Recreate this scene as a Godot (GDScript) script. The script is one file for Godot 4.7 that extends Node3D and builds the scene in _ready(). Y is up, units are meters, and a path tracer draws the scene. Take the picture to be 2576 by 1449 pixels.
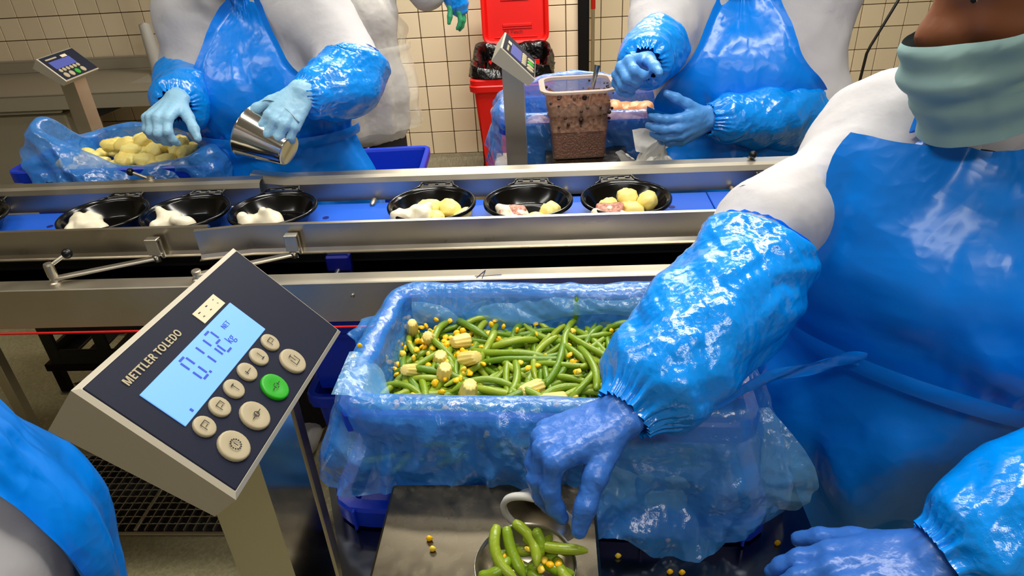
extends Node3D
# A ready-meal packing line: conveyor with black bowls, blue-lined crates of vegetables, bench scales, workers in blue aprons.

const PW := 2576.0
const PH := 1449.0
var rng := RandomNumberGenerator.new()
var M := {}          # materials by name
var used_names := {}


# ---------------------------------------------------------------- mesh builder
class MB:
	var v := PackedVector3Array()
	var n := PackedVector3Array()
	var uv := PackedVector2Array()
	var ix := PackedInt32Array()
	var x := Transform3D()

	func tri(a: Vector3, b: Vector3, c: Vector3) -> void:
		a = x * a
		b = x * b
		c = x * c
		var nn := (b - a).cross(c - a).normalized()
		var k := v.size()
		v.append(a); v.append(b); v.append(c)
		for i in 3:
			n.append(nn)
			uv.append(Vector2.ZERO)
		ix.append(k); ix.append(k + 2); ix.append(k + 1)

	func quad(a: Vector3, b: Vector3, c: Vector3, d: Vector3) -> void:
		a = x * a
		b = x * b
		c = x * c
		d = x * d
		var nn := (c - a).cross(d - b).normalized()
		var k := v.size()
		v.append(a); v.append(b); v.append(c); v.append(d)
		for i in 4:
			n.append(nn)
		uv.append(Vector2(0, 0)); uv.append(Vector2(1, 0)); uv.append(Vector2(1, 1)); uv.append(Vector2(0, 1))
		ix.append(k); ix.append(k + 2); ix.append(k + 1)
		ix.append(k); ix.append(k + 3); ix.append(k + 2)

	# smooth grid: point (i, j) at i * nv + j; the outside is where du x dv points
	func grid(p: PackedVector3Array, nu: int, nv: int, cu := false, cv := false, flip := false) -> void:
		var k := v.size()
		var q := PackedVector3Array()
		q.resize(p.size())
		for i in p.size():
			q[i] = x * p[i]
		for i in nu:
			var i0 := (i + nu - 1) % nu if cu else maxi(i - 1, 0)
			var i1 := (i + 1) % nu if cu else mini(i + 1, nu - 1)
			for j in nv:
				var j0 := (j + nv - 1) % nv if cv else maxi(j - 1, 0)
				var j1 := (j + 1) % nv if cv else mini(j + 1, nv - 1)
				var du := q[i1 * nv + j] - q[i0 * nv + j]
				var dv := q[i * nv + j1] - q[i * nv + j0]
				var nn := du.cross(dv)
				if nn.length_squared() < 1e-18:
					# a pole: take the neighbour's
					var jj := j1 if j1 != j else j0
					du = q[i1 * nv + jj] - q[i0 * nv + jj]
					nn = du.cross(dv)
				nn = nn.normalized()
				v.append(q[i * nv + j])
				n.append(-nn if flip else nn)
				uv.append(Vector2(float(i) / maxi(nu - 1, 1), float(j) / maxi(nv - 1, 1)))
		var mu := nu if cu else nu - 1
		var mv := nv if cv else nv - 1
		for i in mu:
			var ii := (i + 1) % nu
			for j in mv:
				var jj := (j + 1) % nv
				var a := k + i * nv + j
				var b := k + ii * nv + j
				var c := k + ii * nv + jj
				var d := k + i * nv + jj
				if flip:
					ix.append(a); ix.append(b); ix.append(c)
					ix.append(a); ix.append(c); ix.append(d)
				else:
					ix.append(a); ix.append(c); ix.append(b)
					ix.append(a); ix.append(d); ix.append(c)

	# loops swept into bands, each band with its own crisp normals
	func bands(loops: Array, closed := true, flip := false) -> void:
		for j in loops.size() - 1:
			var a: PackedVector3Array = loops[j]
			var b: PackedVector3Array = loops[j + 1]
			var p := PackedVector3Array()
			for i in a.size():
				p.append(a[i])
				p.append(b[i])
			grid(p, a.size(), 2, closed, false, flip)

	func fan(loop: PackedVector3Array, flip := false) -> void:
		var c := Vector3.ZERO
		for p in loop:
			c += p
		c /= loop.size()
		for i in loop.size():
			if flip:
				tri(c, loop[(i + 1) % loop.size()], loop[i])
			else:
				tri(c, loop[i], loop[(i + 1) % loop.size()])

	# chamfered box
	func box(c: Vector3, s: Vector3, b := 0.0) -> void:
		var h := s * 0.5
		b = minf(b, minf(h.x, minf(h.y, h.z)) * 0.9)
		if b <= 0.0:
			for ax in 3:
				for sg in [-1.0, 1.0]:
					var u := (ax + 1) % 3
					var w := (ax + 2) % 3
					var pts := []
					for t in [[-1, -1], [1, -1], [1, 1], [-1, 1]]:
						var p := Vector3()
						p[ax] = h[ax] * sg
						p[u] = h[u] * t[0]
						p[w] = h[w] * t[1]
						pts.append(c + p)
					if sg > 0:
						quad(pts[0], pts[1], pts[2], pts[3])
					else:
						quad(pts[3], pts[2], pts[1], pts[0])
			return
		for ax in 3:
			for sg in [-1.0, 1.0]:
				var u := (ax + 1) % 3
				var w := (ax + 2) % 3
				var pts := []
				for t in [[-1, -1], [1, -1], [1, 1], [-1, 1]]:
					var p := Vector3()
					p[ax] = h[ax] * sg
					p[u] = (h[u] - b) * t[0]
					p[w] = (h[w] - b) * t[1]
					pts.append(c + p)
				if sg > 0:
					quad(pts[0], pts[1], pts[2], pts[3])
				else:
					quad(pts[3], pts[2], pts[1], pts[0])
		for ax in 3:
			var u := (ax + 1) % 3
			var w := (ax + 2) % 3
			for su in [-1.0, 1.0]:
				for sw in [-1.0, 1.0]:
					var pts := []
					for t in [[-1, 0], [1, 0], [1, 1], [-1, 1]]:
						var p := Vector3()
						p[ax] = (h[ax] - b) * t[0]
						p[u] = (h[u] if t[1] == 0 else h[u] - b) * su
						p[w] = (h[w] - b if t[1] == 0 else h[w]) * sw
						pts.append(c + p)
					if su * sw > 0:
						quad(pts[0], pts[1], pts[2], pts[3])
					else:
						quad(pts[3], pts[2], pts[1], pts[0])
		for sx in [-1.0, 1.0]:
			for sy in [-1.0, 1.0]:
				for sz in [-1.0, 1.0]:
					var p0 := c + Vector3(h.x * sx, (h.y - b) * sy, (h.z - b) * sz)
					var p1 := c + Vector3((h.x - b) * sx, h.y * sy, (h.z - b) * sz)
					var p2 := c + Vector3((h.x - b) * sx, (h.y - b) * sy, h.z * sz)
					if sx * sy * sz > 0:
						tri(p0, p1, p2)
					else:
						tri(p0, p2, p1)

	# polygon (x, y plane) pushed along +z by d
	func prism(poly: PackedVector2Array, d: float) -> void:
		if Geometry2D.is_polygon_clockwise(poly):
			poly.reverse()
		var t := Geometry2D.triangulate_polygon(poly)
		for i in range(0, t.size(), 3):
			var a := poly[t[i]]
			var b := poly[t[i + 1]]
			var c := poly[t[i + 2]]
			if (b - a).cross(c - a) < 0:
				var q := b
				b = c
				c = q
			tri(Vector3(a.x, a.y, d), Vector3(b.x, b.y, d), Vector3(c.x, c.y, d))
			tri(Vector3(a.x, a.y, 0), Vector3(c.x, c.y, 0), Vector3(b.x, b.y, 0))
		for i in poly.size():
			var a := poly[i]
			var b := poly[(i + 1) % poly.size()]
			quad(Vector3(a.x, a.y, 0), Vector3(b.x, b.y, 0), Vector3(b.x, b.y, d), Vector3(a.x, a.y, d))

	# profile of (radius, height) turned about y
	func lathe(pr: PackedVector2Array, nu: int, crisp := false, sx := 1.0, sz := 1.0) -> void:
		if crisp:
			for j in pr.size() - 1:
				lathe(PackedVector2Array([pr[j], pr[j + 1]]), nu, false, sx, sz)
			return
		var p := PackedVector3Array()
		for i in nu:
			var a := -TAU * i / nu
			for q in pr:
				p.append(Vector3(cos(a) * q.x * sx, q.y, sin(a) * q.x * sz))
		grid(p, nu, pr.size(), true, false)

	func tube(path: PackedVector3Array, rad: PackedFloat32Array, nu := 10, cap := true) -> void:
		var up := Vector3.UP
		var t0 := (path[1] - path[0]).normalized()
		if absf(t0.dot(up)) > 0.9:
			up = Vector3.RIGHT
		var p := PackedVector3Array()
		var rows := path.size() + (2 if cap else 0)
		p.resize(nu * rows)
		for j in path.size():
			var t := (path[mini(j + 1, path.size() - 1)] - path[maxi(j - 1, 0)]).normalized()
			var s := t.cross(up).normalized()
			up = s.cross(t).normalized()
			var r := rad[mini(j, rad.size() - 1)]
			for i in nu:
				var a := TAU * i / nu
				p[i * rows + j + (1 if cap else 0)] = path[j] + (s * cos(a) + up * sin(a)) * r
		if cap:
			var ra := rad[0]
			var rb := rad[rad.size() - 1]
			var da := (path[0] - path[1]).normalized() * ra * 0.35
			var db := (path[path.size() - 1] - path[path.size() - 2]).normalized() * rb * 0.35
			for i in nu:
				p[i * rows] = path[0] + da + (p[i * rows + 1] - path[0]) * 0.02
				p[i * rows + rows - 1] = path[path.size() - 1] + db + (p[i * rows + rows - 2] - path[path.size() - 1]) * 0.02
		grid(p, nu, rows, true, false, true)

	func ball(c: Vector3, r: Vector3, nu := 14, nv := 9, nz: FastNoiseLite = null, amp := 0.0) -> void:
		var p := PackedVector3Array()
		for i in nu:
			var a := -TAU * i / nu
			for j in nv:
				var b := -PI * 0.5 + PI * j / (nv - 1)
				var d := Vector3(cos(b) * cos(a), sin(b), cos(b) * sin(a))
				var k := 1.0
				if nz:
					k += amp * nz.get_noise_3dv(d * 100.0 + c * 1000.0)
				p.append(c + d * r * k)
		grid(p, nu, nv, true, false)

	func mesh() -> ArrayMesh:
		var arr := []
		arr.resize(Mesh.ARRAY_MAX)
		arr[Mesh.ARRAY_VERTEX] = v
		arr[Mesh.ARRAY_NORMAL] = n
		arr[Mesh.ARRAY_TEX_UV] = uv
		arr[Mesh.ARRAY_INDEX] = ix
		var m := ArrayMesh.new()
		m.add_surface_from_arrays(Mesh.PRIMITIVE_TRIANGLES, arr)
		return m


# ---------------------------------------------------------------- smooth union of tapered capsules, meshed as surface nets
class Body:
	var a := PackedVector3Array()
	var ab := PackedVector3Array()
	var il := PackedFloat32Array()
	var ra := PackedFloat32Array()
	var rb := PackedFloat32Array()
	var k := 0.03

	func bone(p: Vector3, q: Vector3, r0: float, r1 := -1.0) -> void:
		a.append(p)
		ab.append(q - p)
		il.append(1.0 / maxf((q - p).length_squared(), 1e-9))
		ra.append(r0)
		rb.append(r0 if r1 < 0 else r1)

	func chain(ps: Array, rs: Array) -> void:
		for i in ps.size() - 1:
			bone(ps[i], ps[i + 1], rs[i], rs[i + 1])

	func dist(p: Vector3, list: PackedInt32Array) -> float:
		var d := 9.0
		for i in list:
			var pa := p - a[i]
			var h := clampf(pa.dot(ab[i]) * il[i], 0.0, 1.0)
			var e := (pa - ab[i] * h).length() - lerpf(ra[i], rb[i], h)
			var g := k - absf(d - e)
			d = minf(d, e)
			if g > 0.0:
				d -= g * g * 0.25 / k
		return d

	func all() -> PackedInt32Array:
		return PackedInt32Array(range(a.size()))

	func build(mb: MB, cell: float, nz: FastNoiseLite = null, amp := 0.0, fac: Facet = null, famp := 0.0) -> void:
		var lo := Vector3(1e9, 1e9, 1e9)
		var hi := -lo
		for i in a.size():
			var r := maxf(ra[i], rb[i]) + k * 0.5 + cell * 2.0
			for q in [a[i], a[i] + ab[i]]:
				lo = lo.min(q - Vector3(r, r, r))
				hi = hi.max(q + Vector3(r, r, r))
		var nb := Vector3i(((hi - lo) / (cell * 8.0)).ceil())
		var nx := nb.x * 8 + 1
		var ny := nb.y * 8 + 1
		var nzz := nb.z * 8 + 1
		var sy := nx
		var sz := nx * ny
		var val := PackedFloat32Array()
		val.resize(nx * ny * nzz)
		val.fill(9.0)
		var blocks := []
		var half := cell * 4.0 * 1.7321
		for bz in nb.z:
			for by in nb.y:
				for bx in nb.x:
					var c := lo + Vector3(bx * 8 + 4, by * 8 + 4, bz * 8 + 4) * cell
					var ds := PackedFloat32Array()
					var md := 9.0
					for i in a.size():
						var pa := c - a[i]
						var h := clampf(pa.dot(ab[i]) * il[i], 0.0, 1.0)
						var e := (pa - ab[i] * h).length() - lerpf(ra[i], rb[i], h)
						ds.append(e)
						md = minf(md, e)
					if md > half + k * 0.5 or md < -half:
						continue
					var list := PackedInt32Array()
					for i in ds.size():
						if ds[i] < md + k + half * 2.0 and ds[i] < half + k:
							list.append(i)
					blocks.append(Vector3i(bx, by, bz))
					for z in 9:
						for y in 9:
							var o := (bx * 8) + (by * 8 + y) * sy + (bz * 8 + z) * sz
							for xx in 9:
								if val[o + xx] == 9.0:
									val[o + xx] = dist(lo + Vector3(bx * 8 + xx, by * 8 + y, bz * 8 + z) * cell, list)
		var id := {}
		var pos := PackedVector3Array()
		var offs := [0, 1, sy, sy + 1, sz, sz + 1, sz + sy, sz + sy + 1]
		var cs := [Vector3(0, 0, 0), Vector3(1, 0, 0), Vector3(0, 1, 0), Vector3(1, 1, 0), Vector3(0, 0, 1), Vector3(1, 0, 1), Vector3(0, 1, 1), Vector3(1, 1, 1)]
		var ed := [[0, 1], [2, 3], [4, 5], [6, 7], [0, 2], [1, 3], [4, 6], [5, 7], [0, 4], [1, 5], [2, 6], [3, 7]]
		for b in blocks:
			for z in 8:
				for y in 8:
					var o: int = b.x * 8 + (b.y * 8 + y) * sy + (b.z * 8 + z) * sz
					for xx in 8:
						var q := o + xx
						var s0 := val[q] < 0.0
						if (val[q + 1] < 0.0) == s0 and (val[q + sy] < 0.0) == s0 and (val[q + sy + 1] < 0.0) == s0 and (val[q + sz] < 0.0) == s0 and (val[q + sz + 1] < 0.0) == s0 and (val[q + sz + sy] < 0.0) == s0 and (val[q + sz + sy + 1] < 0.0) == s0:
							continue
						var sum := Vector3.ZERO
						var cnt := 0
						for e in ed:
							var v0 := val[q + offs[e[0]]]
							var v1 := val[q + offs[e[1]]]
							if (v0 < 0.0) != (v1 < 0.0):
								sum += cs[e[0]].lerp(cs[e[1]], v0 / (v0 - v1))
								cnt += 1
						id[q] = pos.size()
						pos.append(lo + (Vector3(b.x * 8 + xx, b.y * 8 + y, b.z * 8 + z) + sum / cnt) * cell)
		var tris := PackedInt32Array()
		for q in id:
			var s := val[q] < 0.0
			for ax in 3:
				var st: int = [1, sy, sz][ax]
				if (val[q + st] < 0.0) == s:
					continue
				var u: int = [sy, sz, 1][ax]
				var w: int = [sz, 1, sy][ax]
				if not (id.has(q - u) and id.has(q - w) and id.has(q - u - w)):
					continue
				var i0: int = id[q]
				var i1: int = id[q - u]
				var i2: int = id[q - u - w]
				var i3: int = id[q - w]
				if s:
					tris.append_array([i0, i1, i2, i0, i2, i3])
				else:
					tris.append_array([i0, i2, i1, i0, i3, i2])
		var nn := PackedVector3Array()
		for turn in (2 if nz else 1):
			nn = PackedVector3Array()
			nn.resize(pos.size())
			for t in range(0, tris.size(), 3):
				var f := (pos[tris[t + 1]] - pos[tris[t]]).cross(pos[tris[t + 2]] - pos[tris[t]])
				nn[tris[t]] += f
				nn[tris[t + 1]] += f
				nn[tris[t + 2]] += f
			for i in nn.size():
				nn[i] = nn[i].normalized()
			if turn == 0 and nz:
				for i in pos.size():
					pos[i] += nn[i] * (amp * nz.get_noise_3dv(pos[i]) + (famp * fac.at(pos[i]) if fac else 0.0))
		var base := mb.v.size()
		for i in pos.size():
			mb.v.append(mb.x * pos[i])
			mb.n.append(mb.x.basis * nn[i])
			mb.uv.append(Vector2.ZERO)
		for t in range(0, tris.size(), 3):
			mb.ix.append(base + tris[t])
			mb.ix.append(base + tris[t + 2])
			mb.ix.append(base + tris[t + 1])


# creased film: triangle waves along a few directions, bent by slow noise, so that flat facets meet in sharp folds
class Facet:
	var dirs := PackedVector3Array()
	var ph := PackedFloat32Array()
	var am := PackedFloat32Array()
	var warp := FastNoiseLite.new()
	var bend := 0.05

	func _init(seed_: int, f0: float, count := 5, bend_ := 0.05, grow := 1.5) -> void:
		var g := RandomNumberGenerator.new()
		g.seed = seed_
		bend = bend_
		warp.seed = seed_
		warp.noise_type = FastNoiseLite.TYPE_SIMPLEX_SMOOTH
		warp.frequency = 4.5
		warp.fractal_octaves = 2
		var f := f0
		var a := 1.0
		for i in count:
			dirs.append(Vector3(g.randfn(0, 1), g.randfn(0, 1), g.randfn(0, 1)).normalized() * f)
			ph.append(g.randf())
			am.append(a)
			f *= grow
			a *= 0.66

	func at(p: Vector3) -> float:
		var w := Vector3(warp.get_noise_3dv(p), warp.get_noise_3dv(p + Vector3(3.1, 1.7, 5.3)), warp.get_noise_3dv(p + Vector3(7.7, 2.9, 0.4)))
		var q := p + w * bend
		var s := 0.0
		for i in dirs.size():
			var x := q.dot(dirs[i]) + ph[i]
			x = absf(x - floorf(x) - 0.5) * 4.0 - 1.0
			# fade each fold in and out so that no crease runs for ever
			s += x * am[i] * clampf(0.55 + 1.1 * warp.get_noise_3dv(p * 1.3 + dirs[i]), 0.0, 1.0)
		return s


# ---------------------------------------------------------------- scene helpers
func noise(seed_: int, freq: float, kind := FastNoiseLite.TYPE_SIMPLEX_SMOOTH, fractal := FastNoiseLite.FRACTAL_FBM, oct := 3) -> FastNoiseLite:
	var f := FastNoiseLite.new()
	f.seed = seed_
	f.frequency = freq
	f.noise_type = kind
	f.fractal_type = fractal
	f.fractal_octaves = oct
	return f


func named(nm: String) -> String:
	if not used_names.has(nm):
		used_names[nm] = 0
		return nm
	used_names[nm] += 1
	return "%s_%03d" % [nm, used_names[nm]]


func tag(o: Node3D, label := "", cat := "", grp := "", kind := "") -> Node3D:
	if label: o.set_meta("label", label)
	if cat: o.set_meta("category", cat)
	if grp: o.set_meta("group", grp)
	if kind: o.set_meta("kind", kind)
	return o


func thing(nm: String, label: String, cat: String, at := Vector3.ZERO, turn := 0.0, grp := "") -> Node3D:
	var o := Node3D.new()
	o.name = named(nm)
	add_child(o, true)
	o.position = at
	o.rotation.y = turn
	tag(o, label, cat, grp)
	return o


func mi(nm: String, mesh: Mesh, m: Material, parent: Node3D, label := "") -> MeshInstance3D:
	var o := MeshInstance3D.new()
	o.mesh = mesh
	o.material_override = m
	o.cast_shadow = GeometryInstance3D.SHADOW_CASTING_SETTING_ON
	if parent == self:
		o.name = named(nm)
	else:
		o.name = nm
	parent.add_child(o, true)
	if label: o.set_meta("label", label)
	return o


func part(nm: String, mb: MB, m: Material, parent: Node3D, label := "") -> MeshInstance3D:
	return mi(nm, mb.mesh(), m, parent, label)


func one(nm: String, mesh: Mesh, m: Material, label: String, cat: String, grp := "", at := Transform3D()) -> MeshInstance3D:
	var o := mi(nm, mesh, m, self)
	o.transform = at
	tag(o, label, cat, grp)
	return o


func struct(nm: String, mb: MB, m: Material, label := "") -> MeshInstance3D:
	var o := mi(nm, mb.mesh(), m, self, label)
	o.set_meta("kind", "structure")
	return o


func dup(src: Node3D, nm: String, label: String, grp := "", at := Transform3D()) -> Node3D:
	var o: Node3D = src.duplicate()
	o.name = named(nm)
	add_child(o, true)
	o.transform = at
	o.set_meta("label", label)
	if grp: o.set_meta("group", grp)
	return o


func V(x: float, y: float, z: float) -> Vector3:
	return Vector3(x, y, z)


# points round a rounded rectangle in the xz plane, anticlockwise seen from above, with outward normals
func rrect(hx: float, hz: float, r: float, n: int) -> Array:
	var pts := PackedVector3Array()
	var nor := PackedVector3Array()
	var ex := 2.0 * (hx - r)
	var ez := 2.0 * (hz - r)
	var arc := r * PI * 0.5
	var per := 2.0 * ex + 2.0 * ez + 4.0 * arc
	for i in n:
		var s := per * i / n
		var seg := 0
		var lens := [ez, arc, ex, arc, ez, arc, ex, arc]
		while seg < 7 and s > lens[seg]:
			s -= lens[seg]
			seg += 1
		var p := Vector3()
		var q := Vector3()
		match seg:
			0: p = V(hx, 0, hz - r - s); q = V(1, 0, 0)
			2: p = V(hx - r - s, 0, -hz); q = V(0, 0, -1)
			4: p = V(-hx, 0, -hz + r + s); q = V(-1, 0, 0)
			6: p = V(-hx + r + s, 0, hz); q = V(0, 0, 1)
			_:
				var c: Vector3 = {1: V(hx - r, 0, -hz + r), 3: V(-hx + r, 0, -hz + r), 5: V(-hx + r, 0, hz - r), 7: V(hx - r, 0, hz - r)}[seg]
				var a0: float = {1: 0.0, 3: PI * 0.5, 5: PI, 7: PI * 1.5}[seg]
				var a := a0 + s / maxf(r, 1e-6)
				q = V(cos(a), 0, -sin(a))
				p = c + q * r
		pts.append(p)
		nor.append(q)
	return [pts, nor]


func loops_from(rr: Array, profile: Array) -> Array:
	var out := []
	for pr in profile:
		var l := PackedVector3Array()
		for i in rr[0].size():
			l.append(rr[0][i] + rr[1][i] * pr[0] + V(0, pr[1], 0))
		out.append(l)
	return out


func basis_y(dir: Vector3, twist := 0.0) -> Basis:
	var y := dir.normalized()
	var xx := V(0, 0, 1).cross(y)
	if xx.length() < 0.1:
		xx = V(1, 0, 0).cross(y)
	xx = xx.normalized()
	var b := Basis(xx, y, xx.cross(y))
	return b * Basis(Vector3.UP, twist)


# ---------------------------------------------------------------- materials
func ntex(seed_: int, freq: float, kind: int, normal := false, strength := 8.0, size := 512, cell_ret := -1, ramp: Gradient = null, fractal := FastNoiseLite.FRACTAL_FBM, oct := 3) -> NoiseTexture2D:
	var t := NoiseTexture2D.new()
	var f := FastNoiseLite.new()
	f.seed = seed_
	f.frequency = freq
	f.noise_type = kind
	f.fractal_type = fractal
	f.fractal_octaves = oct
	if cell_ret >= 0:
		f.cellular_return_type = cell_ret
		f.cellular_jitter = 1.0
		f.domain_warp_enabled = true
		f.domain_warp_amplitude = 18.0
		f.domain_warp_frequency = 0.02
	t.width = size
	t.height = size
	t.seamless = true
	t.seamless_blend_skirt = 0.25
	t.noise = f
	t.as_normal_map = normal
	t.bump_strength = strength
	if ramp:
		t.color_ramp = ramp
	return t


func ramp(a: Color, b: Color, lo := 0.0, hi := 1.0) -> Gradient:
	var g := Gradient.new()
	g.set_color(0, a)
	g.set_color(1, b)
	g.set_offset(0, lo)
	g.set_offset(1, hi)
	return g


func mat(nm: String, c: Color, rough := 0.5, metal := 0.0, spec := 0.5) -> StandardMaterial3D:
	var m := StandardMaterial3D.new()
	m.resource_name = nm
	m.albedo_color = c
	m.roughness = rough
	m.metallic = metal
	m.metallic_specular = spec
	M[nm] = m
	return m


func bump(m: StandardMaterial3D, t: Texture2D, s: float, per_m: float) -> void:
	m.normal_enabled = true
	m.normal_texture = t
	m.normal_scale = s
	m.uv1_triplanar = true
	m.uv1_scale = Vector3.ONE * per_m


func see_through(m: StandardMaterial3D, a: float) -> void:
	m.transparency = BaseMaterial3D.TRANSPARENCY_ALPHA
	m.albedo_color.a = a
	m.cull_mode = BaseMaterial3D.CULL_DISABLED


func materials() -> void:
	var crinkle := ntex(3, 0.013, FastNoiseLite.TYPE_CELLULAR, true, 14.0, 512, FastNoiseLite.RETURN_DISTANCE, null, FastNoiseLite.FRACTAL_FBM, 2)
	var soft := ntex(5, 0.008, FastNoiseLite.TYPE_SIMPLEX_SMOOTH, true, 10.0, 512, -1, null, FastNoiseLite.FRACTAL_RIDGED, 3)
	var grain := ntex(9, 0.09, FastNoiseLite.TYPE_SIMPLEX, true, 3.0, 256)
	var weave := ntex(11, 0.02, FastNoiseLite.TYPE_SIMPLEX_SMOOTH, true, 5.0, 256)
	var m: StandardMaterial3D
	for i in 3:
		m = mat("tile_%d" % i, [Color(0.95, 0.875, 0.745), Color(0.925, 0.855, 0.725), Color(0.97, 0.895, 0.765)][i], 0.28, 0.0, 0.5)
	mat("grout", Color(0.36, 0.29, 0.18), 0.9)
	mat("plaster", Color(0.82, 0.80, 0.76), 0.9)
	m = mat("terrazzo", Color(1, 1, 1), 0.55)
	m.albedo_texture = ntex(21, 0.11, FastNoiseLite.TYPE_CELLULAR, false, 1.0, 512, FastNoiseLite.RETURN_CELL_VALUE, ramp(Color(0.50, 0.47, 0.36), Color(0.66, 0.62, 0.50), 0.2, 0.9))
	m.uv1_triplanar = true
	m.uv1_scale = Vector3.ONE * 3.0
	m = mat("floor_screed", Color(1, 1, 1), 0.42)
	m.albedo_texture = ntex(22, 0.10, FastNoiseLite.TYPE_CELLULAR, false, 1.0, 512, FastNoiseLite.RETURN_CELL_VALUE, ramp(Color(0.56, 0.53, 0.40), Color(0.70, 0.66, 0.51), 0.1, 1.0))
	m.uv1_triplanar = true
	m.uv1_scale = Vector3.ONE * 2.5
	bump(m, grain, 0.3, 2.5)
	m = mat("steel", Color(0.78, 0.75, 0.69), 0.36, 1.0)
	m.roughness_texture = ntex(31, 0.01, FastNoiseLite.TYPE_SIMPLEX, false, 1.0, 256, -1, ramp(Color(0.72, 0.72, 0.72), Color(1, 1, 1)))
	m.uv1_triplanar = true
	m.uv1_scale = Vector3(2, 2, 2)
	m = mat("steel_satin", Color(0.80, 0.77, 0.70), 0.48, 1.0)
	m.roughness_texture = ntex(32, 0.012, FastNoiseLite.TYPE_SIMPLEX, false, 1.0, 256, -1, ramp(Color(0.75, 0.75, 0.75), Color(1, 1, 1)))
	m.uv1_triplanar = true
	m.uv1_scale = Vector3(2, 2, 2)
	mat("steel_matte", Color(0.70, 0.67, 0.60), 0.45, 0.4)
	m = mat("tub_rim", Color(0.80, 0.72, 0.66), 0.4)
	see_through(m, 0.7)
	mat("steel_mirror", Color(0.80, 0.79, 0.76), 0.14, 1.0)
	mat("steel_dark", Color(0.16, 0.15, 0.13), 0.38, 1.0)
	m = mat("steel_worn", Color(0.42, 0.39, 0.33), 0.36, 1.0)
	m.roughness_texture = ntex(34, 0.015, FastNoiseLite.TYPE_CELLULAR, false, 1.0, 512, FastNoiseLite.RETURN_DISTANCE2_SUB, ramp(Color(0.6, 0.6, 0.6), Color(1, 1, 1)))
	m.uv1_triplanar = true
	m.uv1_scale = Vector3(4, 4, 4)
	mat("table_steel", Color(0.34, 0.35, 0.37), 0.16, 1.0)
	mat("belt_blue", Color(0.10, 0.38, 0.86), 0.38)
	mat("fitting_blue", Color(0.02, 0.06, 0.42), 0.35)
	mat("crate_blue", Color(0.03, 0.20, 0.74), 0.34)
	mat("bowl_black", Color(0.018, 0.017, 0.016), 0.17)
	mat("plastic_black", Color(0.02, 0.02, 0.022), 0.35)
	mat("rubber_black", Color(0.025, 0.025, 0.025), 0.7)
	mat("hollow_dark", Color(0.05, 0.047, 0.042), 0.6)
	m = mat("bag_black", Color(0.012, 0.012, 0.013), 0.2)
	bump(m, soft, 1.0, 4.0)
	mat("red_plastic", Color(0.87, 0.055, 0.02), 0.42)
	mat("red_paint", Color(0.82, 0.12, 0.05), 0.5)
	mat("red_cord", Color(0.85, 0.03, 0.02), 0.5)
	mat("ink_red", Color(0.30, 0.0, 0.0), 0.6)
	mat("ink_blue", Color(0.05, 0.10, 0.35), 0.6)
	mat("ink_black", Color(0.03, 0.03, 0.035), 0.6)
	mat("white_plastic", Color(0.80, 0.79, 0.76), 0.4)
	m = mat("coat_white", Color(0.74, 0.73, 0.74), 0.85)
	m.rim_enabled = true
	m.rim = 0.2
	bump(m, weave, 0.25, 9.0)
	m = mat("apron_blue", Color(0.0, 0.50, 0.92), 0.27, 0.0, 0.5)
	bump(m, soft, 0.3, 2.0)
	m.backlight_enabled = true
	m.backlight = Color(0.0, 0.10, 0.20)
	m = mat("sleeve_blue", Color(0.0, 0.56, 0.96), 0.17, 0.0, 0.65)
	bump(m, crinkle, 0.8, 9.0)
	m.backlight_enabled = true
	m.backlight = Color(0.0, 0.15, 0.25)
	m = mat("glove_pale", Color(0.58, 0.77, 0.88), 0.45)
	bump(m, weave, 0.5, 12.0)
	m = mat("glove_blue", Color(0.21, 0.43, 0.77), 0.32)
	bump(m, soft, 0.35, 12.0)
	mat("glove_mid", Color(0.33, 0.60, 0.88), 0.4)
	mat("glove_green", Color(0.20, 0.60, 0.42), 0.45)
	m = mat("liner", Color(0.24, 0.60, 0.95), 0.20, 0.0, 0.75)
	bump(m, crinkle, 1.0, 6.0)
	see_through(m, 0.50)
	m = mat("liner_clear", Color(0.46, 0.76, 0.97), 0.20, 0.0, 0.75)
	bump(m, crinkle, 1.0, 6.0)
	see_through(m, 0.36)
	m = mat("film_clear", Color(0.86, 0.84, 0.80), 0.28, 0.0, 0.6)
	bump(m, crinkle, 0.6, 4.0)
	see_through(m, 0.42)
	m = mat("tub_clear", Color(0.78, 0.66, 0.58), 0.26, 0.0, 0.5)
	see_through(m, 0.16)
	m = mat("mince", Color(1, 1, 1), 0.55)
	m.albedo_texture = ntex(41, 0.05, FastNoiseLite.TYPE_SIMPLEX, false, 1.0, 512, -1, ramp(Color(0.26, 0.12, 0.075), Color(0.58, 0.33, 0.24), 0.2, 0.8))
	bump(m, ntex(42, 0.06, FastNoiseLite.TYPE_SIMPLEX, true, 10.0, 256), 1.0, 7.0)
	m = mat("smear", Color(1, 1, 1), 0.6)
	m.albedo_texture = ntex(43, 0.02, FastNoiseLite.TYPE_SIMPLEX, false, 1.0, 512, -1, ramp(Color(0.50, 0.32, 0.23), Color(0.72, 0.55, 0.44), 0.2, 0.8))
	m.uv1_triplanar = true
	m.uv1_scale = Vector3.ONE * 6.0
	mat("mince_speck", Color(0.20, 0.10, 0.07), 0.6)
	m = mat("potato", Color(0.97, 0.90, 0.55), 0.38)
	m.subsurf_scatter_enabled = true
	m.subsurf_scatter_strength = 0.15
	mat("potato_deep", Color(0.95, 0.85, 0.46), 0.38)
	m = mat("sauce_white", Color(0.93, 0.89, 0.78), 0.35)
	m = mat("meat_pink", Color(1, 1, 1), 0.35)
	m.albedo_texture = ntex(51, 0.03, FastNoiseLite.TYPE_SIMPLEX, false, 1.0, 256, -1, ramp(Color(0.60, 0.32, 0.25), Color(0.86, 0.62, 0.52), 0.2, 0.8))
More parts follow.
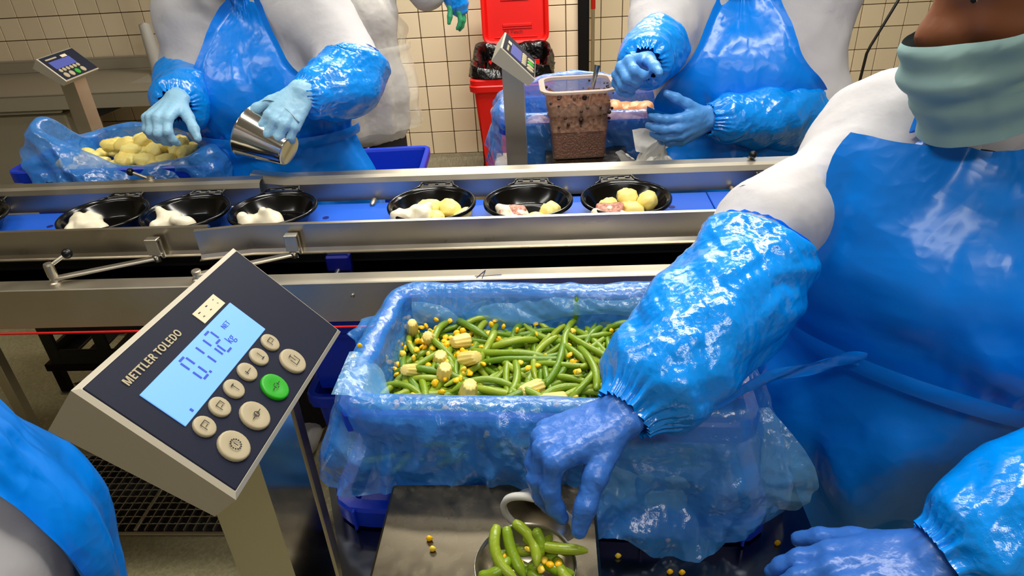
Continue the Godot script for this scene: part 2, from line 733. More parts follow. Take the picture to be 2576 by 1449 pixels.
	m.uv1_triplanar = true
	m.uv1_scale = Vector3.ONE * 12.0
	bump(m, grain, 0.8, 12.0)
	mat("chicken", Color(0.88, 0.62, 0.42), 0.4)
	for i in 3:
		m = mat("bean_%d" % i, [Color(0.47, 0.58, 0.10), Color(0.37, 0.51, 0.08), Color(0.55, 0.63, 0.15)][i], 0.3, 0.0, 0.5)
		bump(m, weave, 0.35, 25.0)
	for i in 2:
		mat("kernel_%d" % i, [Color(0.98, 0.76, 0.08), Color(0.96, 0.82, 0.28)][i], 0.28)
	mat("babycorn", Color(0.93, 0.83, 0.47), 0.35)
	m = mat("paper", Color(0.86, 0.85, 0.82), 0.9)
	bump(m, soft, 0.7, 6.0)
	m = mat("panel_navy", Color(0.075, 0.095, 0.17), 0.55, 0.0, 0.3)
	bump(m, grain, 0.08, 30.0)
	mat("button_grey", Color(0.66, 0.61, 0.49), 0.5)
	mat("button_green", Color(0.10, 0.62, 0.05), 0.45)
	mat("label_cream", Color(0.84, 0.79, 0.66), 0.6)
	m = mat("screen_glow", Color(0.30, 0.50, 0.85), 0.4)
	m.emission_enabled = true
	m.emission = Color(0.48, 0.72, 1.0)
	m.emission_energy_multiplier = 0.7
	m = mat("screen_dim", Color(0.24, 0.28, 0.55), 0.4)
	m.emission_enabled = true
	m.emission = Color(0.35, 0.42, 0.85)
	m.emission_energy_multiplier = 0.16
	mat("digit", Color(0.12, 0.27, 0.78), 0.5)
	mat("skin_brown", Color(0.50, 0.29, 0.17), 0.5)
	mat("skin_light", Color(0.78, 0.55, 0.44), 0.5)
	mat("mask_green", Color(0.55, 0.68, 0.67), 0.85)
	mat("cloth_dark", Color(0.035, 0.032, 0.03), 0.8)
	mat("trousers_dark", Color(0.085, 0.07, 0.06), 0.85)
	mat("hair_net", Color(0.75, 0.78, 0.80), 0.8)
	mat("eye_white", Color(0.85, 0.84, 0.82), 0.3)
	mat("cable", Color(0.02, 0.018, 0.015), 0.5)
	mat("guard_dark", Color(0.10, 0.095, 0.095), 0.35, 0.6)
	m = mat("lamp_glow", Color(0.9, 0.9, 0.9), 0.5)
	m.emission_enabled = true
	m.emission = Color(1.0, 0.98, 0.94)
	m.emission_energy_multiplier = 6.0


# ---------------------------------------------------------------- camera, lights, room
func camera_and_light() -> void:
	var cam := Camera3D.new()
	cam.name = "camera"
	add_child(cam)
	var r := Basis(Vector3.UP, deg_to_rad(4.2)) * Basis(Vector3.RIGHT, deg_to_rad(-30.1)) * Basis(Vector3.BACK, deg_to_rad(-3.5))
	cam.transform = Transform3D(r, V(0, 1.62, 0))
	cam.fov = rad_to_deg(2.0 * atan(PH * 0.5 / 1725.0))
	cam.near = 0.05
	cam.far = 60.0
	cam.current = true
	var we := WorldEnvironment.new()
	we.name = "environment"
	var e := Environment.new()
	e.background_mode = Environment.BG_COLOR
	e.background_color = Color(0.02, 0.02, 0.02)
	e.tonemap_mode = Environment.TONE_MAPPER_LINEAR
	e.tonemap_exposure = 1.02
	e.sdfgi_enabled = true
	e.ssao_enabled = true
	e.ssil_enabled = true
	we.environment = e
	add_child(we)
	# ceiling lamps: long fluorescent troughs over the line
	for L in LAMPS:
		lamp(L[0], L[1], L[2])


const LAMPS := [
	[Vector3(0.25, 2.72, -0.95), 1.5, 2.7],
	[Vector3(-0.15, 2.72, -2.35), 1.5, 1.5],
	[Vector3(0.9, 2.72, -2.7), 1.2, 1.8],
	[Vector3(0.45, 2.72, 0.75), 1.5, 1.5],
	[Vector3(0.05, 2.72, -3.35), 1.5, 4.4],
	[Vector3(-1.7, 2.72, -0.9), 1.2, 0.7],
]
const LAMP_LABELS := ["long ceiling lamp over the near edge of the conveyor", "long ceiling lamp above the left worker", "shorter ceiling lamp above the right worker", "long ceiling lamp behind the photographer", "long ceiling lamp nearest the red bin and the tiled wall", "ceiling lamp above the left end of the conveyor"]


func lamp(at: Vector3, length: float, energy: float) -> void:
	var o := thing("ceiling_lamp", LAMP_LABELS[used_names.get("ceiling_lamp", -1) + 1], "lamp", at)
	var b := MB.new()
	b.box(V(0, 0.06, 0), V(length + 0.06, 0.1, 0.22), 0.01)
	part("housing", b, M["white_plastic"], o)
	b = MB.new()
	b.box(V(0, 0.0, 0), V(length, 0.02, 0.16), 0.004)
	part("diffuser", b, M["lamp_glow"], o)
	var l := AreaLight3D.new()
	l.name = "light"
	l.area_size = Vector2(length, 0.16)
	l.light_color = Color(1.0, 0.985, 0.95)
	l.light_energy = energy
	l.area_range = 12.0
	l.shadow_enabled = true
	l.rotation.x = -PI * 0.5
	l.position = V(0, -0.015, 0)
	o.add_child(l, true)


func tile_wall(nm: String, label: String, x0: float, y0: float, p: float, c0: int, c1: int, r0: int, r1: int, z: float, xlo: float, xhi: float, ylo: float) -> void:
	# columns c0..c1, rows r0..r1 of single tiles; row r hangs below the joint y0 - p * r
	var b := MB.new()
	b.box(V((xlo + xhi) * 0.5, 1.5, z - 0.10), V(xhi - xlo, 3.0, 0.18))
	var w := struct(nm, b, M["grout"], label)
	var meshes := {}
	var g := 0.0055
	for c in range(c0, c1 + 1):
		for r in range(r0, r1 + 1):
			var xa := maxf(x0 + p * c, xlo + 0.002)
			var xb := minf(x0 + p * (c + 1), xhi - 0.002)
			var yb := y0 - p * r
			var ya := maxf(yb - p, ylo)
			if xb - xa < 0.02 or yb - ya < 0.02:
				continue
			var key := "%d_%d" % [roundi((xb - xa) * 1000), roundi((yb - ya) * 1000)]
			if not meshes.has(key):
				var t := MB.new()
				t.box(Vector3.ZERO, V(xb - xa - g, yb - ya - g, 0.014), 0.002)
				meshes[key] = t.mesh()
			var o := mi("tile", meshes[key], M["tile_%d" % rng.randi_range(0, 2)], w)
			o.position = V((xa + xb) * 0.5, (ya + yb) * 0.5, z - 0.007 + rng.randf_range(-0.0004, 0.0004))
	# the rest of the wall, above what the photograph shows, as one field
	var up := MB.new()
	var yt := y0 - p * r0
	while yt < 2.85:
		for c in range(c0, c1 + 1):
			var xa := maxf(x0 + p * c, xlo + 0.002)
			var xb := minf(x0 + p * (c + 1), xhi - 0.002)
			if xb - xa > 0.02:
				up.box(V((xa + xb) * 0.5, yt + p * 0.5, z - 0.007), V(xb - xa - g, p - g, 0.014))
		yt += p
	var f := part("upper_tiles", up, M["tile_0"], w)
	f.set_meta("kind", "stuff")


func room() -> void:
	var b := MB.new()
	b.box(V(0, -0.1, -1.2), V(10.4, 0.2, 9.0))
	struct("floor", b, M["floor_screed"], "speckled grey green screed floor")
	b = MB.new()
	b.box(V(0, 3.0, -1.2), V(10.4, 0.2, 9.0))
	struct("ceiling", b, M["plaster"])
	b = MB.new()
	b.box(V(-5.1, 1.45, -1.2), V(0.2, 2.9, 9.0))
	struct("wall_left", b, M["plaster"])
	b = MB.new()
	b.box(V(5.1, 1.45, -1.2), V(0.2, 2.9, 9.0))
	struct("wall_right", b, M["plaster"])
	b = MB.new()
	b.box(V(0, 1.45, 3.2), V(10.4, 2.9, 0.2))
	struct("wall_front", b, M["plaster"])
	tile_wall("wall_back", "cream tiled wall behind the red bin", -0.948, 1.153, 0.15, -8, 8, -2, 7, -4.44, -2.06, 0.235, 0.102)
	tile_wall("wall_back_left", "cream tiled wall behind the steel sink", -3.665, 1.0587, 0.1427, -5, 11, -2, 7, -4.69, -4.3, -2.02, 0.10)
	tile_wall("wall_back_right", "cream tiled wall beyond the dark corner guard", 0.366, 0.807, 0.15, -1, 19, -4, 4, -5.168, 0.2, 3.5, 0.06)
	b = MB.new()
	b.box(V(0.135, 1.45, -4.85), V(0.18, 2.9, 0.64))
	struct("wall_return", b, M["tile_0"])
	# sloping terrazzo cove along the foot of the wall
	b = MB.new()
	var pf := PackedVector2Array([Vector2(0, 0), Vector2(0.26, 0), Vector2(0.26, 0.028), Vector2(0.085, 0.038), Vector2(0.03, 0.085), Vector2(0.022, 0.103), Vector2(0, 0.103)])
	b.x = Transform3D(Basis(Vector3.UP, PI * 0.5), V(-2.06, 0, -4.445))
	for i in pf.size():
		pf[i].x = -pf[i].x
	b.prism(pf, 2.28)
	struct("baseboard_back", b, M["terrazzo"], "speckled terrazzo cove at the foot of the tiled wall")
	# dark metal corner guard
	b = MB.new()
	b.box(V(0.204, 1.4, -4.415), V(0.06, 2.8, 0.05), 0.004)
	b.box(V(0.2375, 1.4, -4.55), V(0.008, 2.8, 0.3), 0.001)
	struct("trim_corner", b, M["guard_dark"], "dark metal corner guard where the wall steps back")


func drain() -> void:
	var o := thing("floor_drain", "long floor drain with steel mesh grating let into the floor", "drain", V(-1.36, 0, -1.53))
	var b := MB.new()
	b.box(V(0, 0.0015, 0.168), V(1.0, 0.012, 0.012), 0.002)
	b.box(V(0, 0.0015, -0.168), V(1.0, 0.012, 0.012), 0.002)
	b.box(V(-0.5, 0.0015, 0), V(0.012, 0.012, 0.34), 0.002)
	b.box(V(0.5, 0.0015, 0), V(0.012, 0.012, 0.34), 0.002)
	part("frame", b, M["steel_satin"], o)
	b = MB.new()
	b.box(V(0, 0.0007, 0), V(0.988, 0.0012, 0.33))
	part("gully", b, M["hollow_dark"], o, "dark gully below the grating")
	var mx := MB.new()
	mx.box(Vector3.ZERO, V(0.004, 0.010, 0.322))
	var bar := mx.mesh()
	mx = MB.new()
	mx.box(Vector3.ZERO, V(0.012, 0.012, 0.322), 0.002)
	var divider := mx.mesh()
	for i in range(1, 33):
		var q := mi("bar", divider if i == 19 or i == 8 else bar, M["steel_satin"], o)
		q.position = V(-0.5 + i * 0.0303, 0.0068, 0)
	mx = MB.new()
	var pts := PackedVector3Array()
	var rad := PackedFloat32Array()
	for i in 131:
		pts.append(V(-0.49 + i * 0.98 / 130.0, 0.0012 * sin(i * 2.1), 0.0))
		rad.append(0.0019 + 0.0007 * sin(i * 2.1 + 1.0))
	mx.tube(pts, rad, 5)
	var rod := mx.mesh()
	for i in range(1, 12):
		var q := mi("twisted_rod", rod, M["steel_satin"], o)
		q.position = V(0, 0.0105, -0.164 + i * 0.0273)


func sink_bench() -> void:
	var o := thing("sink_bench", "long stainless steel sink bench against the left tiled wall", "sink", V(-3.0, 0, -4.34))
	var y := 0.71
	var b := MB.new()
	# top with a basin cut at x 0.40..0.78 (local), z -0.2..0.12
	var x0 := -1.2
	var x1 := 0.92
	var zf := 0.36
	var zb := -0.33
	for rc in [[x0, 0.40, zb, zf], [0.80, x1, zb, zf], [0.40, 0.80, zb, -0.22], [0.40, 0.80, 0.14, zf]]:
		b.box(V((rc[0] + rc[1]) * 0.5, y - 0.008, (rc[2] + rc[3]) * 0.5), V(rc[1] - rc[0], 0.016, rc[3] - rc[2]))
	b.box(V((x0 + x1) * 0.5, y - 0.045, zf + 0.004), V(x1 - x0, 0.085, 0.012), 0.003)
	b.box(V((x0 + x1) * 0.5, y + 0.004, zf + 0.002), V(x1 - x0, 0.012, 0.022), 0.004)
	part("worktop", b, M["steel_matte"], o)
	b = MB.new()
	b.box(V((x0 + x1) * 0.5, y + 0.035, zb + 0.012), V(x1 - x0, 0.07, 0.02), 0.003)
	b.box(V((x0 + x1) * 0.5, y + 0.074, zb + 0.004), V(x1 - x0, 0.012, 0.036), 0.003)
	part("backsplash", b, M["steel_matte"], o)
	b = MB.new()
	b.quad(V(0.40, y, -0.22), V(0.44, y - 0.16, -0.18), V(0.76, y - 0.16, -0.18), V(0.80, y, -0.22))
	b.quad(V(0.80, y, 0.14), V(0.76, y - 0.16, 0.10), V(0.44, y - 0.16, 0.10), V(0.40, y, 0.14))
	b.quad(V(0.40, y, 0.14), V(0.44, y - 0.16, 0.10), V(0.44, y - 0.16, -0.18), V(0.40, y, -0.22))
	b.quad(V(0.80, y, -0.22), V(0.76, y - 0.16, -0.18), V(0.76, y - 0.16, 0.10), V(0.80, y, 0.14))
	b.quad(V(0.44, y - 0.16, 0.10), V(0.76, y - 0.16, 0.10), V(0.76, y - 0.16, -0.18), V(0.44, y - 0.16, -0.18))
	part("basin", b, M["steel_matte"], o)
	var lg := MB.new()
	lg.box(Vector3.ZERO, V(0.035, y - 0.03, 0.035), 0.003)
	for p in [V(x0 + 0.05, 0, zf - 0.06), V(x1 - 0.05, 0, zf - 0.06), V(x0 + 0.05, 0, zb + 0.06), V(x1 - 0.05, 0, zb + 0.06)]:
		mi("leg", lg.mesh(), M["steel_satin"], o).position = p + V(0, (y - 0.03) * 0.5, 0)
	# drain pipe with a bend under the basin
	b = MB.new()
	var pth := PackedVector3Array([V(0.58, y - 0.16, -0.05), V(0.58, 0.34, -0.05), V(0.60, 0.28, -0.07), V(0.66, 0.26, -0.12), V(0.74, 0.27, -0.2), V(0.78, 0.30, -0.3)])
	b.tube(pth, PackedFloat32Array([0.022]), 10)
	part("waste_pipe", b, M["hollow_dark"], o)
	# a steel cabinet and a dark machine below the bench
	var c := thing("under_counter_cabinet", "grey steel cabinet with a bright top rail under the sink bench", "cabinet", V(-3.35, 0, -4.06))
	b = MB.new()
	b.box(V(0, 0.29, -0.16), V(0.74, 0.58, 0.34), 0.01)
	part("body", b, M["steel_matte"], c)
	b = MB.new()
	b.box(V(0.0, 0.60, 0.02), V(0.74, 0.022, 0.03), 0.008)
	part("rail", b, M["white_plastic"], c, "bright rail along the top edge")
	var k := thing("pipe_box", "dark box hanging under the right part of the sink bench", "box", V(-2.63, 0, -4.22))
	b = MB.new()
	b.prism(PackedVector2Array([Vector2(-0.12, 0.56), Vector2(0.07, 0.62), Vector2(0.09, 0.692), Vector2(-0.12, 0.692)]), 0.24)
	part("body", b, M["hollow_dark"], k)
	# tap hose and white pipe
	var f := thing("tap_spray", "chrome spray tap hanging above the sink by the white pipe", "tap", V(-2.43, 1.075, -4.5))
	b = MB.new()
	b.lathe(PackedVector2Array([Vector2(0, 0), Vector2(0.03, 0), Vector2(0.032, 0.012), Vector2(0.018, 0.03), Vector2(0.016, 0.1), Vector2(0, 0.1)]), 16, true)
	part("spray_head", b, M["steel_mirror"], f)
	b = MB.new()
	b.tube(PackedVector3Array([V(0, 0.1, 0), V(0.0, 0.3, 0), V(-0.01, 0.6, -0.03), V(-0.02, 0.9, -0.12)]), PackedFloat32Array([0.014]), 10)
	part("hose", b, M["rubber_black"], f)
	b = MB.new()
	b.tube(PackedVector3Array([V(0.035, 0.0, -0.02), V(0.035, 0.5, -0.02), V(0.035, 0.9, -0.1)]), PackedFloat32Array([0.008]), 8)
	part("riser", b, M["steel_mirror"], f)
	b = MB.new()
	b.tube(PackedVector3Array([V(0, 0, 0), V(-0.003, 0.3, 0.0)]), PackedFloat32Array([0.046, 0.034]), 18)
	one("white_pipe", b.mesh(), M["white_plastic"], "white plastic pipe standing on the sink bench beside the basin", "pipe", "", Transform3D(Basis(), V(-2.545, 0.71, -4.47)))
	# loose black cables
	b = MB.new()
	var c1 := Curve3D.new()
	for q in [[V(-1.40, 1.45, -3.0)], [V(-1.473, 1.295, -3.0)], [V(-1.566, 1.158, -3.0)], [V(-1.622, 1.062, -3.0)], [V(-1.672, 0.958, -3.0)], [V(-1.70, 0.82, -3.05)], [V(-1.78, 0.74, -3.2)], [V(-1.98, 0.69, -3.4)], [V(-2.168, 0.64, -3.6)], [V(-2.24, 0.56, -3.65)], [V(-2.25, 0.3, -3.68)], [V(-2.25, 0.02, -3.7)]]:
		c1.add_point(q[0])
	b.tube(smooth_path(c1, 4), PackedFloat32Array([0.006]), 8)
	one("cable", b.mesh(), M["cable"], "thin black cable looping down behind the left worker's shoulder", "cable")
	b = MB.new()
	b.tube(PackedVector3Array([V(1.93, 1.2, -4.05), V(1.854, 1.006, -4.0), V(1.813, 0.908, -4.0), V(1.757, 0.777, -4.0), V(1.744, 0.736, -4.0), V(1.735, 0.4, -4.02), V(1.73, 0.006, -4.05)]), PackedFloat32Array([0.008]), 8)
	one("cable", b.mesh(), M["cable"], "black cable hanging before the tiles beside the masked worker", "cable")
	# broom handle on the right wall
	var h := thing("broom", "broom with a red topped grey handle leaning by the corner guard", "broom", V(0.30, 0, -5.03))
	b = MB.new()
	b.tube(PackedVector3Array([V(0, 0.06, 0), V(0.004, 0.885, -0.02)]), PackedFloat32Array([0.0125]), 12)
	part("handle", b, M["steel_satin"], h)
	b = MB.new()
	b.tube(PackedVector3Array([V(0.004, 0.885, -0.02), V(0.006, 1.25, -0.03)]), PackedFloat32Array([0.0155]), 12)
	part("grip", b, M["red_paint"], h, "red grip")
	b = MB.new()
	b.box(V(0, 0.04, 0), V(0.3, 0.05, 0.05), 0.01)
	part("head", b, M["red_paint"], h)


func smooth_path(c: Curve3D, k: int) -> PackedVector3Array:
	# Catmull-Rom through the points
	var out := PackedVector3Array()
	var n := c.point_count
	for i in n - 1:
		var p0 := c.get_point_position(maxi(i - 1, 0))
		var p1 := c.get_point_position(i)
		var p2 := c.get_point_position(i + 1)
		var p3 := c.get_point_position(mini(i + 2, n - 1))
		for j in k:
			out.append(p1.cubic_interpolate(p2, p0, p3, float(j) / k))
	out.append(c.get_point_position(n - 1))
	return out


func sp(pts: Array, k := 4) -> PackedVector3Array:
	var c := Curve3D.new()
	for p in pts:
		c.add_point(p)
	return smooth_path(c, k)


# ---------------------------------------------------------------- conveyor
# a folded rail: profile in (y, z) swept along the points (x, dz)
func rail(path: Array, prof: Array, thick := 0.0025) -> MB:
	var b := MB.new()
	var outer := []
	var inner := []
	for q in prof:
		outer.append(q)
	# thickness: offset profile along its normal
	var n := prof.size()
	for i in n:
		var a: Vector2 = prof[maxi(i - 1, 0)]
		var c: Vector2 = prof[mini(i + 1, n - 1)]
		var t := (c - a).normalized()
		inner.append(prof[i] + Vector2(-t.y, t.x) * thick)
	inner.reverse()
	var ring := outer + inner
	var loops := []
	for i in ring.size() + 1:
		var q: Vector2 = ring[i % ring.size()]
		var l := PackedVector3Array()
		for p in path:
			l.append(V(p.x, q.x + p.z, q.y + p.y))
		loops.append(l)
	b.bands(loops, false, true)
	for e in [0, path.size() - 1]:
		for i in n - 1:
			var f := func(q: Vector2) -> Vector3: return V(path[e].x, q.x + path[e].z, q.y + path[e].y)
			b.quad(f.call(outer[i]), f.call(outer[i + 1]), f.call(inner[n - 2 - i]), f.call(inner[n - 1 - i]))
	return b


func conveyor() -> void:
	var o := thing("conveyor", "long stainless steel conveyor with blue belt carrying black bowls across the scene", "conveyor")
	var xl := -2.5
	var xr := 1.7
	var ex := Vector3(0, 0, 0)
	# belt of blue plates
	var seams := [-2.5, -2.05, -1.57, -1.09, -0.61, -0.13, 0.352, 0.83, 1.31, 1.7]
	for i in seams.size() - 1:
		var b := MB.new()
		var w: float = seams[i + 1] - seams[i] - 0.002
		b.box(Vector3.ZERO, V(w, 0.012, 0.218), 0.0015)
		var p := part("belt_plate", b, M["belt_blue"], o)
		p.position = V((seams[i] + seams[i + 1]) * 0.5, 0.989, -1.385)
		for hx in [-0.15, 0.15]:
			b = MB.new()
			b.lathe(PackedVector2Array([Vector2(0, 0), Vector2(0.0075, 0), Vector2(0.0075, 0.0008), Vector2(0, 0.0008)]), 14, true)
			var h := part("bolt_hole", b, M["fitting_blue"], p)
			h.position = V(hx, 0.0058, -0.03)
	# guide rails. profile points are (y, z) from the rail's own line
	var front := [Vector2(1.048, -0.010), Vector2(1.054, -0.004), Vector2(1.052, 0.002), Vector2(0.998, 0.0), Vector2(0.991, 0.004), Vector2(0.990, 0.012)]
	var back := [Vector2(0.992, 0.0), Vector2(1.036, 0.0), Vector2(1.046, -0.004), Vector2(1.050, -0.012), Vector2(1.052, -0.034)]
	var zf := -1.262
	var zb := -1.512
	part("guide_rail", rail([V(xl, zf, 0), V(-0.715, zf, 0)], front), M["steel"], o, "near guide rail, left length")
	part("guide_rail", rail([V(-0.735, zf + 0.022, 0.0), V(-0.63, zf + 0.002, 0), V(xr, zf + 0.002, 0)], front), M["steel"], o, "near guide rail, right length with a flared end")
	part("guide_rail", rail([V(xl, zb, 0), V(-0.70, zb, 0)], back), M["steel_satin"], o, "far guide rail, left length")
	part("guide_rail", rail([V(-0.735, zb - 0.03, 0.004), V(-0.64, zb - 0.006, 0.002), V(xr, zb + 0.004, 0)], back), M["steel_satin"], o, "far guide rail, right length with a flared end")
	# lower frame: folded beam with a bright top flange
	var beam := [Vector2(0.96, -0.042), Vector2(0.9735, -0.0415), Vector2(0.975, -0.040), Vector2(0.975, -0.002), Vector2(0.973, 0.0), Vector2(0.885, 0.0), Vector2(0.883, -0.002), Vector2(0.883, -0.035)]
	var fr := part("frame_beam", rail([V(xl, -1.147, 0), V(xr, -1.147, 0)], beam), M["steel_satin"], o)
	var b := MB.new()
	b.box(V(-0.4, 0.885, -1.36), V(4.2, 0.012, 0.34))
	b.box(V(-0.4, 0.93, -1.525), V(4.2, 0.09, 0.006))
	part("frame_pan", b, M["steel_dark"], o)
	b = MB.new()
	b.box(V(-0.4, 0.962, -1.385), V(4.2, 0.03, 0.19))
	part("belt_bed", b, M["hollow_dark"], o)
	# small screws on the beam's face
	for sx in [-0.40, 0.55]:
		b = MB.new()
		b.ball(V(0, 0, 0), V(0.0045, 0.0045, 0.002), 10, 6)
		part("screw", b, M["steel_mirror"], fr).position = V(sx, 0.965 - 0.02, -1.1455)
	# handwritten 4 with a stroke on the flange
	b = MB.new()
	for s in [[V(-0.152, 0, -1.151), V(-0.137, 0, -1.180)], [V(-0.137, 0, -1.180), V(-0.141, 0, -1.148)], [V(-0.156, 0, -1.157), V(-0.104, 0, -1.160)]]:
		b.tube(PackedVector3Array([s[0] + V(0, 0.9762, 0), s[1] + V(0, 0.9762, 0)]), PackedFloat32Array([0.0007]), 5)
	part("handwriting", b, M["ink_blue"], fr, "handwritten figure 4")
	# adjusting arms
	for k in [[-1.016, -0.831, true, -1.187], [-0.716, -0.537, false, -1.187]]:
		var arm := Node3D.new()
		arm.name = "adjusting_arm"
		o.add_child(arm, true)
		var px: float = k[0]
		var bx: float = k[1]
		var pz := -1.172
		b = MB.new()
		b.lathe(PackedVector2Array([Vector2(0, 0.974), Vector2(0.012, 0.974), Vector2(0.012, 0.979), Vector2(0.0085, 0.981), Vector2(0.0085, 0.992), Vector2(0.0095, 0.993), Vector2(0.0095, 1.018 if k[2] else 0.996), Vector2(0.008, 1.022 if k[2] else 0.998), Vector2(0, 1.023 if k[2] else 0.998)]), 16, true)
		var pv := part("pivot", b, M["steel_satin"], arm)
		pv.position = V(px, 0, pz)
		b = MB.new()
		var a0 := V(px, 0.987, pz)
		var a1 := V(bx, 0.992, -1.242)
		var dr := (a1 - a0)
		b.x = Transform3D(Basis(dr.normalized(), V(0, 1, 0), dr.normalized().cross(V(0, 1, 0))), (a0 + a1) * 0.5)
		b.box(Vector3.ZERO, V(dr.length() + 0.014, 0.007, 0.016), 0.002)
		part("arm", b, M["steel_satin"], arm)
		b = MB.new()
		b.lathe(PackedVector2Array([Vector2(0, 0.986), Vector2(0.010, 0.986), Vector2(0.010, 0.998), Vector2(0.007, 1.0), Vector2(0.004, 1.0), Vector2(0.004, 0.997), Vector2(0, 0.997)]), 16, true)
		part("hinge_bolt", b, M["steel_mirror"], arm).position = V(bx, 0, -1.242)
		b = MB.new()
		b.box(V(bx, 1.012, -1.250), V(0.026, 0.048, 0.006), 0.001)
		b.box(V(bx, 1.034, -1.243), V(0.026, 0.006, 0.018), 0.001)
		b.box(V(bx, 1.018, -1.236), V(0.026, 0.034, 0.004), 0.001)
		part("clip", b, M["steel_satin"], arm)
		if k[2]:
			b = MB.new()
			var h0 := V(px, 1.014, pz)
			var h1 := V(px + 0.028, 1.030, pz - 0.026)
			b.tube(PackedVector3Array([h0, h1]), PackedFloat32Array([0.0042]), 8)
			part("lever", b, M["steel_satin"], arm)
			b = MB.new()
			b.ball(h1, V(0.0105, 0.0105, 0.0105), 16, 10)
			part("knob", b, M["plastic_black"], arm, "black ball knob")
	# levers on the far side
	for k in [[-0.985, 1.052, -1.535, -0.052, 0.018, -0.01], [0.448, 1.045, -1.535, 0.012, 0.02, 0.012]]:
		var arm := Node3D.new()
		arm.name = "clamp_lever"
		o.add_child(arm, true)
		b = MB.new()
		b.lathe(PackedVector2Array([Vector2(0, 0.985), Vector2(0.010, 0.985), Vector2(0.010, k[1]), Vector2(0.0075, k[1] + 0.008), Vector2(0, k[1] + 0.010)]), 14, true)
		part("pivot", b, M["steel_satin"], arm).position = V(k[0], 0, k[2] - 0.015)
		var c := V(k[0], k[1], k[2] - 0.015)
		b = MB.new()
		b.tube(PackedVector3Array([c, c + V(k[3], k[4], k[5])]), PackedFloat32Array([0.004]), 8)
		part("lever", b, M["steel_satin"], arm)
		b = MB.new()
		b.ball(c + V(k[3], k[4], k[5]), V(0.0095, 0.0095, 0.0095), 14, 9)
		part("knob", b, M["plastic_black"], arm, "black ball knob")
	# blue clamp with a bright rod under the near rail, pins that carry the rails
	b = MB.new()
	b.box(V(-0.452, 0.966, -1.255), V(0.05, 0.036, 0.03), 0.004)
	b.box(V(-0.440, 0.945, -1.262), V(0.022, 0.05, 0.022), 0.004)
	var cl := part("rod_clamp", b, M["fitting_blue"], o, "blue plastic rod clamp")
	b = MB.new()
	b.tube(PackedVector3Array([V(-0.452, 0.952, -1.25), V(-0.462, 0.930, -1.185)]), PackedFloat32Array([0.007]), 12)
	part("rod", b, M["steel_mirror"], cl)
	for sx in [-1.35, -1.145, -0.93, -0.425, 0.03, 0.41]:
		b = MB.new()
		b.tube(PackedVector3Array([V(sx, 1.0, -1.5), V(sx, 0.998, -1.475)]), PackedFloat32Array([0.006]), 10)
		part("rail_pin", b, M["steel_satin"], o)
	# legs
	for sx in [-2.2, -0.62, 1.5]:
		for z in [-1.20, -1.49]:
			b = MB.new()
			b.box(V(sx, 0.45, z), V(0.04, 0.86, 0.04), 0.003)
			var lg := part("leg", b, M["steel_satin"], o)
			b = MB.new()
			b.lathe(PackedVector2Array([Vector2(0, 0), Vector2(0.03, 0), Vector2(0.03, 0.012), Vector2(0.012, 0.03), Vector2(0, 0.03)]), 14, true)
			part("foot", b, M["rubber_black"], lg).position = V(sx, 0, z)
	# the red emergency pull cord just below the beam
	b = MB.new()
	b.tube(PackedVector3Array([V(-2.5, 0.876, -1.142), V(-0.9, 0.875, -1.142), V(1.7, 0.876, -1.142)]), PackedFloat32Array([0.0026]), 8)
	one("pull_cord", b.mesh(), M["red_cord"], "thin red pull cord stretched along under the conveyor beam", "cord")


func bowl_mesh() -> Array:
	var b := MB.new()
	b.lathe(PackedVector2Array([Vector2(0, 0.003), Vector2(0.058, 0.003), Vector2(0.066, 0.007), Vector2(0.078, 0.024), Vector2(0.086, 0.0355), Vector2(0.0865, 0.038), Vector2(0.0905, 0.0385), Vector2(0.0915, 0.042), Vector2(0.0945, 0.0435), Vector2(0.0975, 0.041), Vector2(0.0975, 0.036)]), 56, false)
	b.lathe(PackedVector2Array([Vector2(0.0975, 0.036), Vector2(0.0935, 0.0355), Vector2(0.088, 0.033), Vector2(0.078, 0.018), Vector2(0.067, 0.002), Vector2(0.058, 0.0), Vector2(0, 0.0)]), 56, false)
	var tab := MB.new()
	# hinge tab at the back: a plate with two holes, as three bars and two rims
	tab.box(V(0, 0.0405, -0.100), V(0.078, 0.003, 0.010), 0.001)
	tab.box(V(0, 0.0405, -0.118), V(0.070, 0.003, 0.006), 0.001)
	for sx in [-0.034, -0.012, 0.012, 0.034]:
		tab.box(V(sx, 0.0405, -0.109), V(0.007 if absf(sx) > 0.02 else 0.018, 0.003, 0.02), 0.001)
	for s in [-1.0, 1.0]:
		tab.tube(PackedVector3Array([V(s * 0.052, 0.041, -0.084), V(s * 0.040, 0.0415, -0.098), V(s * 0.036, 0.042, -0.12)]), PackedFloat32Array([0.0028]), 6)
	tab.tube(PackedVector3Array([V(-0.036, 0.042, -0.12), V(0.036, 0.042, -0.12)]), PackedFloat32Array([0.0026]), 6)
	return [b.mesh(), tab.mesh()]


func potato_mesh(seed_: int, r: Vector3) -> ArrayMesh:
	var b := MB.new()
	var nz := noise(seed_, 0.012)
	b.ball(Vector3.ZERO, r, 18, 12, nz, 0.22)
	return b.mesh()


func dollop(seed_: int, s: float) -> ArrayMesh:
	var bd := Body.new()
	bd.k = 0.012
	var r := RandomNumberGenerator.new()
	r.seed = seed_
	bd.bone(V(-0.018, 0.004, 0.004) * s, V(0.02, 0.004, 0.0) * s, 0.013 * s)
	for i in 5:
		var a := V(r.randf_range(-0.022, 0.022), r.randf_range(0.008, 0.018), r.randf_range(-0.012, 0.014)) * s
		bd.bone(a, a + V(r.randf_range(-0.012, 0.012), r.randf_range(0.0, 0.010), r.randf_range(-0.008, 0.008)) * s, r.randf_range(0.008, 0.013) * s, r.randf_range(0.004, 0.010) * s)
	var b := MB.new()
	bd.build(b, 0.0028)
	return b.mesh()


